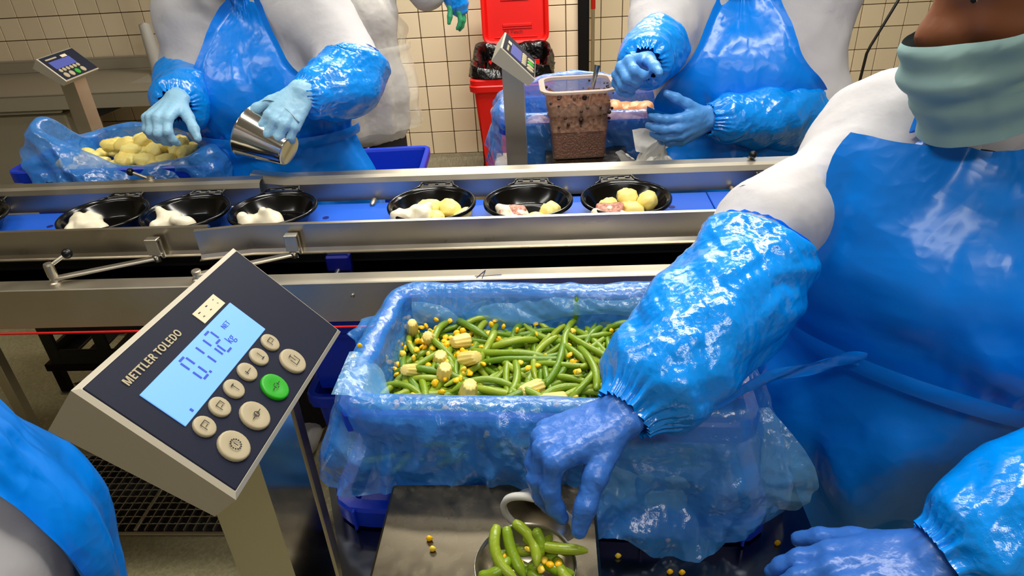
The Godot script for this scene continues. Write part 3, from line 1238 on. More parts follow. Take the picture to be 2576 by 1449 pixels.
func bowls_and_food() -> void:
	var ms := bowl_mesh()
	var names := [
		"empty black bowl at the far left end of the conveyor, cut off by the frame",
		"black bowl with a white dollop, leftmost whole bowl on the conveyor",
		"black bowl with a white dollop, second whole bowl from the left",
		"black bowl with a smooth white dollop just right of the rail joint",
		"black bowl holding a white portion and a heap of potatoes",
		"black bowl with a pink meat slab and few potatoes between two fuller bowls",
		"black bowl with a pink meat slab and many potatoes, rightmost full bowl",
		"black bowl half hidden behind the masked worker's white sleeve"]
	var xs := [-1.358, -1.017, -0.825, -0.624, -0.267, -0.055, 0.156, 0.520]
	var src: Node3D = null
	for i in 8:
		var at := Transform3D(Basis(Vector3.UP, [0.1, 0.05, -0.04, 0.12, 0.03, -0.05, 0.1, 0.2][i]), V(xs[i], 0.995, -1.384))
		if src == null:
			src = thing("meal_bowl", names[0], "bowl", at.origin, 0.1, "black meal bowls on the conveyor")
			mi("dish", ms[0], M["bowl_black"], src)
			mi("hinge_tab", ms[1], M["bowl_black"], src)
		else:
			dup(src, "meal_bowl", names[i], "", at)
	var fy := 0.999
	# white dollops
	for q in [[-1.035, -1.340, 1.5, 3, "white dollop with two humps in the leftmost whole bowl"], [-0.835, -1.342, 1.5, 8, "white dollop with peaks in the second whole bowl from the left"], [-0.640, -1.342, 1.55, 15, "smooth white dollop in the bowl beside the rail joint"], [-0.302, -1.338, 1.45, 22, "white portion in front of the potatoes in the fourth whole bowl"]]:
		one("sauce_dollop", dollop(q[3], q[2]), M["sauce_white"], q[4], "sauce", "white sauce dollops", Transform3D(Basis(), V(q[0], fy + 0.010, q[1])))
	# white portions beside the meat
	for q in [[-0.088, -1.330, 31, "white sauce under the meat slab in the middle right bowl"], [0.118, -1.328, 36, "white sauce under the meat slab in the rightmost full bowl"]]:
		one("sauce_dollop", dollop(q[2], 1.35), M["sauce_white"], q[3], "sauce", "white sauce dollops", Transform3D(Basis(), V(q[0], fy + 0.004, q[1])))
	# meat slabs
	for q in [[-0.087, -1.338, 0.05, "pink meat slab lying in the middle of the right three bowls"], [0.118, -1.334, -0.12, "pink meat slab with a ragged edge in the rightmost full bowl"]]:
		var b := MB.new()
		var nz := noise(int(q[0] * 1000), 30.0)
		var p := PackedVector3Array()
		for i in 28:
			var a := -TAU * i / 28.0
			for j in 9:
				var t := float(j) / 8.0
				var c := Vector2(cos(a), sin(a))
				var sq := 1.0 / pow(pow(absf(c.x), 6.0) + pow(absf(c.y), 6.0), 1.0 / 6.0)
				var rr: float = [0.02, 0.7, 0.95, 1.0, 1.0, 1.0, 0.95, 0.7, 0.02][j]
				var yy: float = [0.0, 0.0, 0.002, 0.007, 0.013, 0.019, 0.024, 0.026, 0.026][j]
				var v := V(c.x * sq * rr * 0.029, yy, c.y * sq * rr * 0.020)
				p.append(v * (1.0 + 0.12 * nz.get_noise_3dv(v)) + V(0, 0.0025 * nz.get_noise_3dv(v * 2.0 + V(3, 1, 2)), 0))
		b.grid(p, 28, 9, true, false)
		one("meat_slab", b.mesh(), M["meat_pink"], q[3], "meat", "pink meat slabs", Transform3D(Basis(Vector3.UP, q[2]) * Basis(Vector3.RIGHT, 0.25), V(q[0], fy + 0.014, q[1])))
	# potatoes in the three bowls
	var lab := ["peeled potato in the bowl with the white portion", "peeled potato in the middle of the right three bowls", "peeled potato in the rightmost full bowl"]
	var grp := ["potatoes in the fourth whole bowl", "potatoes in the middle right bowl", "potatoes in the rightmost full bowl"]
	var sets := [
		[[-0.275, 0.026, -1.375, 0.031, 0.022, 0.4], [-0.226, 0.028, -1.372, 0.026, 0.021, -0.5], [-0.253, 0.020, -1.335, 0.021, 0.019, 0.2], [-0.196, 0.020, -1.352, 0.025, 0.014, 0.7], [-0.222, 0.013, -1.325, 0.020, 0.013, 0.1], [-0.245, 0.014, -1.40, 0.026, 0.02, 0.0]],
		[[-0.008, 0.024, -1.350, 0.0225, 0.0195, 0.5], [-0.042, 0.016, -1.330, 0.022, 0.014, 0.2], [-0.014, 0.012, -1.318, 0.020, 0.012, 0.0]],
		[[0.118, 0.026, -1.366, 0.021, 0.017, 0.1], [0.160, 0.034, -1.388, 0.024, 0.020, -0.3], [0.200, 0.034, -1.368, 0.022, 0.021, 0.3], [0.168, 0.024, -1.340, 0.024, 0.018, -0.2], [0.200, 0.014, -1.318, 0.026, 0.013, 0.0], [0.132, 0.012, -1.313, 0.020, 0.010, 0.0], [0.16, 0.016, -1.372, 0.024, 0.019, 0.8]]]
	var k := 0
	for s in 3:
		for q in sets[s]:
			k += 1
			one("potato", potato_mesh(k, V(q[3], q[4], q[4] * 1.05)), M["potato"], lab[s], "potato", grp[s], Transform3D(Basis(Vector3.UP, q[5]) * Basis(Vector3.BACK, q[5] * 0.4), V(q[0], fy + q[1], q[2])))


# ---------------------------------------------------------------- crates and liners
func crate(nm: String, label: String, at: Vector3, turn: float, hx: float, hz: float, h: float, m: Material, grp := "") -> Node3D:
	# at: centre of the base
	var o := thing(nm, label, "crate", at, turn, grp)
	var rr := rrect(hx, hz, 0.035, 64)
	var b := MB.new()
	b.bands(loops_from(rr, [[-0.040, 0.004], [-0.022, h - 0.012], [-0.018, h - 0.003], [-0.004, h], [0.0, h - 0.004], [0.0, h - 0.030], [-0.003, h - 0.030], [-0.004, h - 0.008], [-0.016, h - 0.010], [-0.019, h - 0.035], [-0.036, 0.0]]))
	part("body", b, m, o)
	b = MB.new()
	var fl := loops_from(rr, [[-0.038, 0.005]])
	b.fan(fl[0])
	var fl2 := loops_from(rr, [[-0.036, 0.0]])
	b.fan(fl2[0], true)
	part("bottom", b, m, o)
	var rb := MB.new()
	rb.box(Vector3.ZERO, V(0.003, 0.026, 0.018))
	var rm := rb.mesh()
	for s in [-1.0, 1.0]:
		for i in 5:
			mi("rib", rm, m, o).position = V(-hx + 0.06 + (2.0 * hx - 0.12) * i / 4.0, h - 0.018, s * (hz - 0.010))
	return o


func liner_mesh(hx: float, hz: float, top: float, inner: float, drops: Callable, seed_: int, bulge := 0.012, n := 150, amp := 0.008, rise = null) -> ArrayMesh:
	# a film laid into a crate: up the inside, over the rim, and hanging outside by drops(s) for s in 0..1 round the rim
	var rr := rrect(hx, hz, 0.05, n)
	var n1 := Facet.new(seed_, 6.0, 6, 0.06, 1.5)
	var n2 := noise(seed_ + 1, 3.5)
	var rows := 46
	var p := PackedVector3Array()
	for i in n:
		var s := float(i) / n
		var dr: float = drops.call(s)
		var up: float = rise.call(s) if rise != null else 0.0
		for j in rows:
			var off := 0.0
			var y := 0.0
			var f := 0.0
			if j < 14:
				var t := j / 14.0
				off = lerpf(-0.055, -0.026, t)
				y = lerpf(top - inner, top - 0.012, t) + up * t * t
				f = 0.5
			elif j < 22:
				var t := (j - 14) / 8.0
				var a := PI * t
				off = -0.010 - cos(a) * 0.018
				y = top + sin(a) * bulge + up
				f = 0.55
			else:
				var t := (j - 21) / float(rows - 22)
				off = 0.010 + 0.022 * sqrt(t) + 0.03 * t * t * (0.5 + n2.get_noise_2d(s * 4.0, 7.0))
				y = top + up * (1.0 - t) - dr * t
				f = 0.8 + 1.6 * t
			var q: Vector3 = rr[0][i]
			var w := q * 1.0 + V(0, y * 0.55 + absf(off) * 1.5, 0)
			# long slanted folds, then small crumples
			var d := amp * f * (0.85 * n1.at(q + V(0, y, 0) + rr[1][i] * off) + 0.9 * n2.get_noise_3dv(w))
			var q2: Vector3 = rr[1][i]
			p.append(q + q2 * (off + d) + V(0, y + 0.5 * d, 0))
	var b := MB.new()
	b.grid(p, n, rows, true, false)
	return b.mesh()


# ---------------------------------------------------------------- bench scales: head on a post, platform to its right
# head centre is the origin of the face; s scales the whole
func text_mesh(t: String, size: float, bold := true, d := 0.0006) -> TextMesh:
	var tm := TextMesh.new()
	var f := SystemFont.new()
	f.font_names = PackedStringArray(["Droid Sans"])
	f.font_weight = 700 if bold else 400
	tm.font = f
	tm.text = t
	var fs := 64 if size > 0.0075 else (32 if size > 0.004 else 12)
	tm.font_size = fs
	tm.pixel_size = size / fs
	tm.depth = d
	tm.curve_step = 2.0
	return tm


func bench_scale(label: String, head: Vector3, s: float, lit: bool, reading: bool, plat: Array, w := 0.2, h := 0.111) -> Node3D:
	# plat: [x0, x1, z0, z1, y] of the platform in world metres
	var o := thing("bench_scale", label, "scale", head, 0.0, "stainless bench scales")
	# face frame: u runs along -z (reading direction), v down the slope, n out of the face
	var tilt := 0.785
	var u := V(0, 0, -1)
	var v := V(cos(tilt), -sin(tilt), 0)
	var nn := V(sin(tilt), cos(tilt), 0)
	if reading:
		u = V(0.048, -0.062, -0.997).normalized()
		v = V(0.694, -0.718, 0.061).normalized()
		nn = v.cross(u).normalized()
	var hd := Node3D.new()
	hd.name = "display_head"
	o.add_child(hd, true)
	# axes: x = u, y = -v, z = n
	hd.transform = Transform3D(Basis(u, -v, nn), Vector3.ZERO)
	var hw := w * 0.5
	var hh := h * 0.5
	var b := MB.new()
	# wedge housing: deeper at the upper edge
	var dt := 0.038 * s
	var db := 0.022 * s
	var e := 0.0035
	var rim := [V(-hw, hh, 0), V(hw, hh, 0), V(hw, -hh, 0), V(-hw, -hh, 0)]
	var low := [V(-hw, hh - 0.004, -dt), V(hw, hh - 0.004, -dt), V(hw, -hh + 0.002, -db), V(-hw, -hh + 0.002, -db)]
	var rin := [V(-hw + e, hh - e, e * 0.6), V(hw - e, hh - e, e * 0.6), V(hw - e, -hh + e, e * 0.6), V(-hw + e, -hh + e, e * 0.6)]
	for i in 4:
		var j := (i + 1) % 4
		b.quad(low[i], rim[i], rim[j], low[j])
		b.quad(rim[i], rin[i], rin[j], rim[j])
	b.quad(low[0], low[1], low[2], low[3])
	b.quad(rin[3], rin[2], rin[1], rin[0])
	part("housing", b, M["steel_matte"], hd)
	b = MB.new()
	b.box(V(0, 0, 0.0022), V(w - 2.4 * e, h - 2.4 * e, 0.0016), 0.0006)
	var pn := part("front_panel", b, M["panel_navy"], hd, "navy keypad panel")
	# screen, measured on the near head: x from -0.30 w to 0.27 w, y 0.24 h .. -0.17 h
	b = MB.new()
	b.box(V(-0.099 * w, 0.099 * h, 0.0034), V(0.588 * w, 0.292 * h, 0.0012), 0.0004)
	part("screen", b, M["screen_glow"] if lit else M["screen_dim"], hd, "lit blue display")
	b = MB.new()
	b.box(V(0.10 * w, 0.312 * h, 0.0032), V(0.153 * w, 0.096 * h, 0.0008))
	part("sticker", b, M["label_cream"], hd, "small cream sticker")
	var ksp := [-0.354, -0.253, -0.152, -0.050, 0.048, 0.148]
	for i in 6:
		var kb := MB.new()
		kb.lathe(PackedVector2Array([Vector2(0.0076 * s, 0), Vector2(0.0076 * s, 0.0016), Vector2(0.0066 * s, 0.0026), Vector2(0.0035 * s, 0.0022), Vector2(0, 0.0020)]), 20)
		var k := part("button", kb, M["button_grey"], hd)
		k.transform = Transform3D(Basis(Vector3.RIGHT, PI * 0.5), V(ksp[i] * w, -0.127 * h, 0.003))
	var bx := [-0.352, -0.197, -0.031, 0.139]
	for i in 4:
		var kb := MB.new()
		kb.lathe(PackedVector2Array([Vector2(0.0110 * s, 0), Vector2(0.0110 * s, 0.002), Vector2(0.0096 * s, 0.0032), Vector2(0.005 * s, 0.0024), Vector2(0, 0.0022)]), 24)
		var k := part("button", kb, M["button_green"] if i == 2 else M["button_grey"], hd, "round green button" if i == 2 else "")
		k.transform = Transform3D(Basis(Vector3.RIGHT, PI * 0.5), V(bx[i] * w, -0.322 * h, 0.003))
	if reading:
		var t := mi("maker_lettering", text_mesh("METTLER TOLEDO", 0.0074 * s), M["button_grey"], hd)
		t.position = V(-0.235 * w, 0.338 * h, 0.0034)
		# seven segment reading 0.112
		var dg := MB.new()
		var segs := {"0": "abcdef", "1": "bc", "2": "abged"}
		var cx := [-0.181, -0.117, -0.068, -0.014]
		var dh := 0.17 * h
		var dw := 0.034 * w
		var cc := 0.130 * h
		var ch := ["0", "1", "1", "2"]
		for i in 4:
			var c := V(cx[i] * w, cc, 0.0042)
			dg = MB.new()
			for g in segs[ch[i]]:
				var th := 0.0016 * s
				match g:
					"a": dg.box(c + V(0, dh * 0.5, 0), V(dw * 0.8, th, 0.0003))
					"g": dg.box(c, V(dw * 0.8, th, 0.0003))
					"d": dg.box(c - V(0, dh * 0.5, 0), V(dw * 0.8, th, 0.0003))
					"b": dg.box(c + V(dw * 0.5, dh * 0.25, 0), V(th, dh * 0.36, 0.0003))
					"c": dg.box(c + V(dw * 0.5, -dh * 0.25, 0), V(th, dh * 0.36, 0.0003))
					"f": dg.box(c + V(-dw * 0.5, dh * 0.25, 0), V(th, dh * 0.36, 0.0003))
					"e": dg.box(c + V(-dw * 0.5, -dh * 0.25, 0), V(th, dh * 0.36, 0.0003))
			part("digit", dg, M["digit"], hd)
		dg = MB.new()
		dg.box(V((cx[0] + 0.030) * w, cc - dh * 0.5, 0.0042), V(0.0018 * s, 0.0018 * s, 0.0003))
		part("decimal_point", dg, M["digit"], hd)
		dg = MB.new()
		dg.box(V(-0.33 * w, -0.015 * h, 0.0042), V(0.0018 * s, 0.0025 * s, 0.0003))
		part("indicator_mark", dg, M["digit"], hd)
		t = mi("unit_text", text_mesh("kg", 0.0080 * s, false, 0.0003), M["digit"], hd)
		t.position = V(0.034 * w, 0.085 * h, 0.0042)
		t = mi("unit_text", text_mesh("NET", 0.0052 * s, false, 0.0003), M["digit"], hd)
		t.position = V(0.078 * w, 0.165 * h, 0.0042)
		var st := 0
		for q in [["Max", "6 kg"], ["Min", "40 g"], ["e=", "2 g"]]:
			t = mi("sticker_text", text_mesh(q[0], 0.0013 * s, true, 0.0002), M["ink_black"], hd)
			t.position = V((0.050 + st * 0.050) * w, 0.335 * h, 0.0037)
			t.rotation.z = 0.0
			t = mi("sticker_text", text_mesh(q[1], 0.0011 * s, false, 0.0002), M["ink_black"], hd)
			t.position = V((0.050 + st * 0.050) * w, 0.300 * h, 0.0037)
			st += 1
		# symbols on the keys
		var sy := MB.new()
		var kz := 0.0062
		for i in 6:
			var c := V(ksp[i] * w, -0.127 * h, kz)
			var r := 0.0026 * s
			match i:
				0, 1, 5:
					sy.box(c + V(0, r, 0), V(2 * r, 0.0005, 0.0002)); sy.box(c + V(-r, 0, 0), V(0.0005, 2 * r, 0.0002)); sy.box(c + V(r, 0.3 * r, 0), V(0.0005, 1.4 * r, 0.0002)); sy.box(c + V(0, -0.2 * r, 0), V(r, 0.0005, 0.0002))
				2, 4:
					sy.box(c, V(0.0005, 2.4 * r, 0.0002)); sy.box(c + V(0, (-r if i == 4 else r), 0), V(1.2 * r, 0.0008, 0.0002))
				3:
					sy.box(c, V(2.4 * r, 0.0005, 0.0002)); sy.box(c + V(-r, 0, 0), V(0.0008, 1.2 * r, 0.0002))
		for i in 4:
			var c := V(bx[i] * w, -0.322 * h, kz + 0.0006)
			var r := 0.0036 * s
			match i:
				0:
					for a in 14:
						var an := TAU * a / 14.0
						sy.box(c + V(cos(an), sin(an), 0) * r, V(0.0012, 0.0012, 0.0002))
					sy.box(c, V(0.0006, r * 0.9, 0.0002))
				1, 2:
					sy.box(c + V(-r, 0, 0), V(r, 0.0006, 0.0002)); sy.box(c + V(r, 0, 0), V(r, 0.0006, 0.0002))
					sy.box(c + V(-r * 0.55, 0, 0), V(0.0006, r * 0.7, 0.0002)); sy.box(c + V(r * 0.55, 0, 0), V(0.0006, r * 0.7, 0.0002))
					sy.box(c + V(0, r * 0.5, 0), V(r * 0.6, 0.0006, 0.0002)); sy.box(c + V(0, -r * 0.5, 0), V(r * 0.6, 0.0006, 0.0002))
					if i == 1:
						sy.box(c + V(-r * 0.3, 0, 0), V(0.0006, r, 0.0002)); sy.box(c + V(r * 0.3, 0, 0), V(0.0006, r, 0.0002))
				3:
					sy.box(c + V(0, -r, 0), V(1.8 * r, 0.0006, 0.0002)); sy.box(c + V(-r * 0.9, -0.2 * r, 0), V(0.0006, 1.6 * r, 0.0002)); sy.box(c + V(r * 0.9, -0.2 * r, 0), V(0.0006, 1.6 * r, 0.0002)); sy.box(c + V(0, 0.5 * r, 0), V(0.0006, 1.6 * r, 0.0002)); sy.box(c + V(0, r * 1.2, 0), V(r, 0.0006, 0.0002))
		part("key_symbols", sy, M["ink_black"], hd)
	else:
		var mk := MB.new()
		mk.box(V(-0.24 * w, 0.338 * h, 0.0034), V(0.30 * w, 0.05 * h, 0.0003))
		part("maker_lettering", mk, M["button_grey"], hd)
	# post and platform, in local metres
	var py: float = plat[4] - head.y
	var x0: float = plat[0] - head.x
	var x1: float = plat[1] - head.x
	var z0: float = plat[2] - head.z
	var z1: float = plat[3] - head.z
	var pxl: float = -0.045 * s
	var pxr: float = 0.008 * s
	var pzf: float = 0.02 * s
	var pzb: float = -0.052 * s
	if reading:
		pxl = -0.056
		pxr = 0.001
		pzf = 0.016
		pzb = -0.064
	b = MB.new()
	var top_r := -0.034 * s
	var top_l := 0.002 * s
	var base := py - 0.075
	var q := [V(pxl, base, pzf), V(pxr, base, pzf), V(pxr, top_r, pzf), V(pxl, top_l, pzf), V(pxl, base, pzb), V(pxr, base, pzb), V(pxr, top_r, pzb), V(pxl, top_l, pzb)]
	b.quad(q[0], q[1], q[2], q[3])
	b.quad(q[5], q[4], q[7], q[6])
	b.quad(q[4], q[0], q[3], q[7])
	b.quad(q[1], q[5], q[6], q[2])
	b.quad(q[3], q[2], q[6], q[7])
	part("post", b, M["steel_mirror"] if reading else M["steel_satin"], o)
	b = MB.new()
	b.box(V((pxr + x0 + 0.06) * 0.5 - 0.02, base + 0.012, (pzf + pzb) * 0.5), V(x0 + 0.1 - pxl, 0.024, 0.05), 0.002)
	b.box(V((x0 + x1) * 0.5, base + 0.02, (z0 + z1) * 0.5), V((x1 - x0) * 0.86, 0.03, absf(z1 - z0) * 0.8), 0.004)
	b.box(V((x0 + x1) * 0.5, base + 0.045, (z0 + z1) * 0.5), V(0.06, 0.03, 0.06), 0.004)
	part("base_frame", b, M["steel_dark"], o)
	b = MB.new()
	b.box(V((x0 + x1) * 0.5, py - 0.014, (z0 + z1) * 0.5), V(x1 - x0, 0.028, absf(z1 - z0)), 0.0035)
	part("platform", b, M["steel_worn"], o, "scratched steel weighing platform")
	for sx in [x0 + 0.04, x1 - 0.04]:
		for sz in [z0 + 0.03 * signf(z1 - z0), z1 - 0.03 * signf(z1 - z0)]:
			var fb := MB.new()
			fb.lathe(PackedVector2Array([Vector2(0, -0.02), Vector2(0.014, -0.02), Vector2(0.014, 0.0), Vector2(0.006, 0.006), Vector2(0, 0.006)]), 12, true)
			part("foot", fb, M["rubber_black"], o).position = V(sx, base, sz)
	return o


# ---------------------------------------------------------------- things of the background
func red_bin() -> void:
	var o := thing("wheelie_bin", "red wheelie bin with its lid propped open against the tiled wall", "bin", V(-0.205, 0, -3.85))
	var hx := 0.222
	var hz := 0.25
	var yr := 0.775
	var rr := rrect(hx, hz, 0.045, 72)
	var b := MB.new()
	b.bands(loops_from(rr, [[-0.075, 0.05], [-0.030, yr - 0.16], [-0.024, yr - 0.075], [0.0, yr - 0.062], [0.002, yr - 0.035], [-0.004, yr - 0.030], [-0.004, yr - 0.005], [-0.014, yr + 0.003], [-0.045, yr], [-0.05, yr - 0.05], [-0.06, 0.25], [-0.09, 0.08]]))
	part("body", b, M["red_plastic"], o)
	b = MB.new()
	var fl := loops_from(rr, [[-0.078, 0.051]])
	b.fan(fl[0], true)
	part("bottom", b, M["red_plastic"], o)
	for s in [-1.0, 1.0]:
		b = MB.new()
		b.x = Transform3D(Basis(Vector3.BACK, PI * 0.5), V(s * 0.195, 0.095, -0.20))
		b.lathe(PackedVector2Array([Vector2(0, -0.022), Vector2(0.085, -0.022), Vector2(0.095, -0.012), Vector2(0.095, 0.012), Vector2(0.085, 0.022), Vector2(0, 0.022)]), 28, true)
		part("wheel", b, M["rubber_black"], o)
	# black sack turned over the rim
	var bag := thing("bin_bag", "black plastic sack hanging out of the red wheelie bin", "bag", V(-0.205, yr, -3.86))
	var nz := noise(77, 6.0, FastNoiseLite.TYPE_SIMPLEX_SMOOTH, FastNoiseLite.FRACTAL_RIDGED, 3)
	var rb := rrect(hx - 0.032, hz - 0.032, 0.06, 96)
	var p := PackedVector3Array()
	for i in 96:
		var q: Vector3 = rb[0][i]
		var nn: Vector3 = rb[1][i]
		for j in 12:
			var pr: Array = [[-0.05, -0.25], [-0.04, -0.12], [-0.03, -0.03], [-0.022, 0.018], [-0.008, 0.05], [0.01, 0.055], [0.022, 0.03], [0.026, 0.008], [0.022, 0.0], [0.012, 0.004], [0.004, 0.006], [-0.01, 0.002]][j]
			var d := 0.022 * nz.get_noise_3d(q.x, j * 0.03, q.z)
			var hump := 0.03 * maxf(0.0, -q.z / hz) + 0.012 * sin(i * 0.31)
			p.append(q + nn * (pr[0] + d) + V(0, pr[1] + (0.6 * d + hump if j > 2 and j < 8 else 0.0), 0))
	b = MB.new()
	b.grid(p, 96, 12, true, false)
	part("rolled_rim", b, M["bag_black"], bag)
	p = PackedVector3Array()
	for i in 40:
		for j in 14:
			var a := TAU * i / 40.0
			var r := float(j) / 13.0
			var q := V(cos(a) * (hx - 0.06) * r, 0, sin(a) * (hz - 0.06) * r)
			q.y = -0.02 - 0.08 * (1.0 - r) + 0.05 * nz.get_noise_3dv(q * 1.5)
			p.append(q)
	b = MB.new()
	b.grid(p, 40, 14, true, false, true)
	part("sack_mouth", b, M["bag_black"], bag)
	# open lid: a shallow dished tray standing nearly upright behind
	var lid := Node3D.new()
	lid.name = "lid"
	o.add_child(lid, true)
	lid.transform = Transform3D(Basis(Vector3.RIGHT, -0.10), V(0.012, yr + 0.075, -0.285))
	var lr := rrect(0.19, 0.235, 0.05, 72)
	b = MB.new()
	b.x = Transform3D(Basis(Vector3.RIGHT, PI * 0.5), V(0, 0.235, 0))
	b.bands(loops_from(lr, [[-0.03, -0.03], [-0.022, -0.028], [-0.012, -0.006], [0.0, 0.0], [0.002, 0.008], [-0.004, 0.010], [-0.018, 0.004], [-0.03, -0.022]]))
	var ll := loops_from(lr, [[-0.029, -0.0225]])
	b.fan(ll[0])
	var l2 := loops_from(lr, [[-0.029, -0.030]])
	b.fan(l2[0], true)
	part("shell", b, M["red_plastic"], lid)
	b = MB.new()
	b.box(V(0.01, 0.10, -0.0195), V(0.17, 0.018, 0.008), 0.003)
	b.box(V(0.01, 0.083, -0.0195), V(0.17, 0.005, 0.006), 0.002)
	b.box(V(0, 0.235, -0.0195), V(0.16, 0.010, 0.006), 0.003)
	b.box(V(0, 0.035, -0.0195), V(0.25, 0.005, 0.006), 0.002)
	part("moulded_rib", b, M["red_plastic"], lid)
	var t := mi("handwriting", text_mesh("DR Flesch", 0.026, false, 0.0006), M["ink_red"], lid, "dark handwriting inside the lid")
	t.position = V(-0.015, 0.062, -0.0215)
	b = MB.new()
	for s in [-0.155, 0.02, 0.15]:
		b.tube(PackedVector3Array([V(s, 0.012, -0.002), V(s, -0.055, 0.005), V(s * 1.0, -0.085, 0.03)]), PackedFloat32Array([0.006]), 8)
	b.tube(PackedVector3Array([V(-0.16, -0.088, 0.03), V(0.16, -0.088, 0.03)]), PackedFloat32Array([0.007]), 8)
	part("hinge_arm", b, M["red_plastic"], lid)
	b = MB.new()
	b.box(V(-0.125, -0.075, 0.03), V(0.035, 0.01, 0.012), 0.003)
	part("hinge_pin", b, M["steel_mirror"], lid)


func background_things() -> void:
	# work tables that carry crates and scales behind the line
	for q in [["steel work table carrying the potato crate and the left scale", V(-1.34, 0.81, -2.11), 0.86, 1.0], ["steel work table carrying the brown tub's scale and the lined crate", V(0.06, 0.85, -1.93), 0.50, 0.62]]:
		var o := thing("work_table", q[0], "table", V(q[1].x, 0, q[1].z))
		var b := MB.new()
		b.box(V(0, q[1].y - 0.02, 0), V(q[2], 0.04, q[3]), 0.003)
		part("top", b, M["steel_satin"], o)
		for sx in [-1.0, 1.0]:
			for sz in [-1.0, 1.0]:
				b = MB.new()
				b.box(V(sx * (q[2] * 0.5 - 0.04), (q[1].y - 0.04) * 0.5, sz * (q[3] * 0.5 - 0.04)), V(0.035, q[1].y - 0.04, 0.035), 0.003)
				part("leg", b, M["steel_satin"], o)
	# left crate of potatoes
	crate("crate", "dark blue crate of peeled potatoes at the far left behind the conveyor", V(-1.155, 0.81, -1.79), 0.0, 0.285, 0.145, 0.24, M["crate_blue"], "blue crates")
	var dl := func(s: float) -> float:
		# s runs from the right front corner: right side, back, left side, front
		if s < 0.17: return 0.13
		if s < 0.5: return 0.04
		if s < 0.67: return 0.03
		return 0.015 + 0.115 * smoothstep(0.72, 0.92, s)
	var up := func(s: float) -> float:
		var u := 0.02 + 0.012 * sin(s * 21.0)
		u += 0.075 * exp(-pow((s - 0.10) / 0.07, 2.0))
		u += 0.085 * exp(-pow((s - 0.60) / 0.06, 2.0)) + 0.03 * exp(-pow((s - 0.68) / 0.05, 2.0))
		u -= 0.02 * smoothstep(0.74, 0.8, s) * (1.0 - smoothstep(0.93, 0.98, s))
		return u
	one("crate_liner", liner_mesh(0.238, 0.135, 1.05, 0.13, dl, 100, 0.012, 180, 0.012, up), M["liner"], "pale blue plastic film crumpled round the potatoes in the left crate", "liner", "crate liners", Transform3D(Basis(), V(-1.112, 0, -1.79)))
	var spots := []
	var r2 := RandomNumberGenerator.new()
	r2.seed = 5
	for i in 46:
		spots.append(V(r2.randf_range(-0.20, 0.15), 0, r2.randf_range(-0.095, 0.09)))
	var pm := []
	for i in 6:
		pm.append(potato_mesh(60 + i, V(0.030 + 0.003 * (i % 3), 0.020, 0.022)))
	for i in spots.size():
		var q: Vector3 = spots[i]
		var y := 1.012 + 0.050 * exp(-pow(q.x + 0.01, 2.0) / 0.02) * exp(-pow(q.z + 0.03, 2.0) / 0.01) + r2.randf_range(-0.012, 0.012)
		one("potato", pm[i % 6], M["potato"] if i % 3 else M["potato_deep"], "small peeled potato heaped in the left blue crate", "potato", "potatoes in the left crate", Transform3D(Basis(Vector3.UP, r2.randf_range(0, 6.0)) * Basis(Vector3.BACK, r2.randf_range(-0.4, 0.4)), V(-1.155 + q.x, y, -1.79 + q.z)))
	# right crate
	crate("crate", "blue lined crate of chicken pieces behind the brown tub", V(0.115, 0.85, -2.05), 0.02, 0.27, 0.155, 0.20, M["crate_blue"], "blue crates")
	var dr := func(s: float) -> float:
		if s < 0.2: return 0.15
		if s < 0.5: return 0.05
		if s < 0.68: return 0.14 + 0.04 * sin(s * 40.0)
		return 0.17 - 0.03 * sin(s * 25.0)
	var upr := func(s: float) -> float:
		return 0.012 + 0.05 * exp(-pow((s - 0.34) / 0.13, 2.0)) + 0.03 * exp(-pow((s - 0.6) / 0.05, 2.0))
	one("crate_liner", liner_mesh(0.262, 0.147, 1.05, 0.12, dr, 140, 0.012, 180, 0.010, upr), M["liner"], "pale blue plastic film lining the chicken crate behind the brown tub", "liner", "crate liners", Transform3D(Basis(), V(0.115, 0, -2.05)))
	var cm := []
	for i in 5:
		cm.append(potato_mesh(90 + i, V(0.045, 0.022, 0.028)))
	for i in 26:
		one("chicken_piece", cm[i % 5], M["chicken"], "pale orange chicken piece lying in the lined crate behind the brown tub", "meat", "chicken pieces in the right crate", Transform3D(Basis(Vector3.UP, r2.randf_range(0, 6.0)) * Basis(Vector3.BACK, r2.randf_range(-0.3, 0.3)), V(0.115 + r2.randf_range(-0.2, 0.2), 1.01 + r2.randf_range(-0.015, 0.02), -2.05 + r2.randf_range(-0.1, 0.1))))
	# empty crate behind on a low stand
	crate("crate", "empty dark blue crate standing low behind the left worker", V(-0.78, 0.56, -2.52), 0.05, 0.29, 0.19, 0.17, M["crate_blue"], "blue crates")
	var st := thing("crate_stand", "low steel stand under the empty blue crate", "stand", V(-0.66, 0, -2.52))
	var b := MB.new()
	b.box(V(0, 0.54, 0), V(0.4, 0.03, 0.34), 0.003)
	part("top", b, M["steel_satin"], st)
	for sx in [-0.17, 0.17]:
		for sz in [-0.14, 0.14]:
			b = MB.new()
			b.box(V(sx, 0.2625, sz), V(0.03, 0.525, 0.03), 0.003)
			part("leg", b, M["steel_satin"], st)
	# stacked crates below the conveyor, a navy sliver of them beside the near scale
	for i in 4:
		crate("crate", ["lowest navy crate of the stack under the conveyor", "second navy crate from the floor in the stack under the conveyor", "third navy crate from the floor in the stack under the conveyor", "topmost navy crate of the stack under the conveyor"][i], V(-0.30, 0.0 + i * 0.21, -1.35), 0.0, 0.29, 0.13, 0.2095, M["crate_blue"], "blue crates")
	# clear tub of brown mince on the middle scale
	var tx := 0.071
	var tz := -1.845
	var ty := 0.982
	var t := thing("food_tub", "clear plastic tub smeared with brown mince on the middle scale", "tub", V(tx, ty, tz), 0.05)
	var rr := rrect(0.075, 0.065, 0.018, 64)
	b = MB.new()
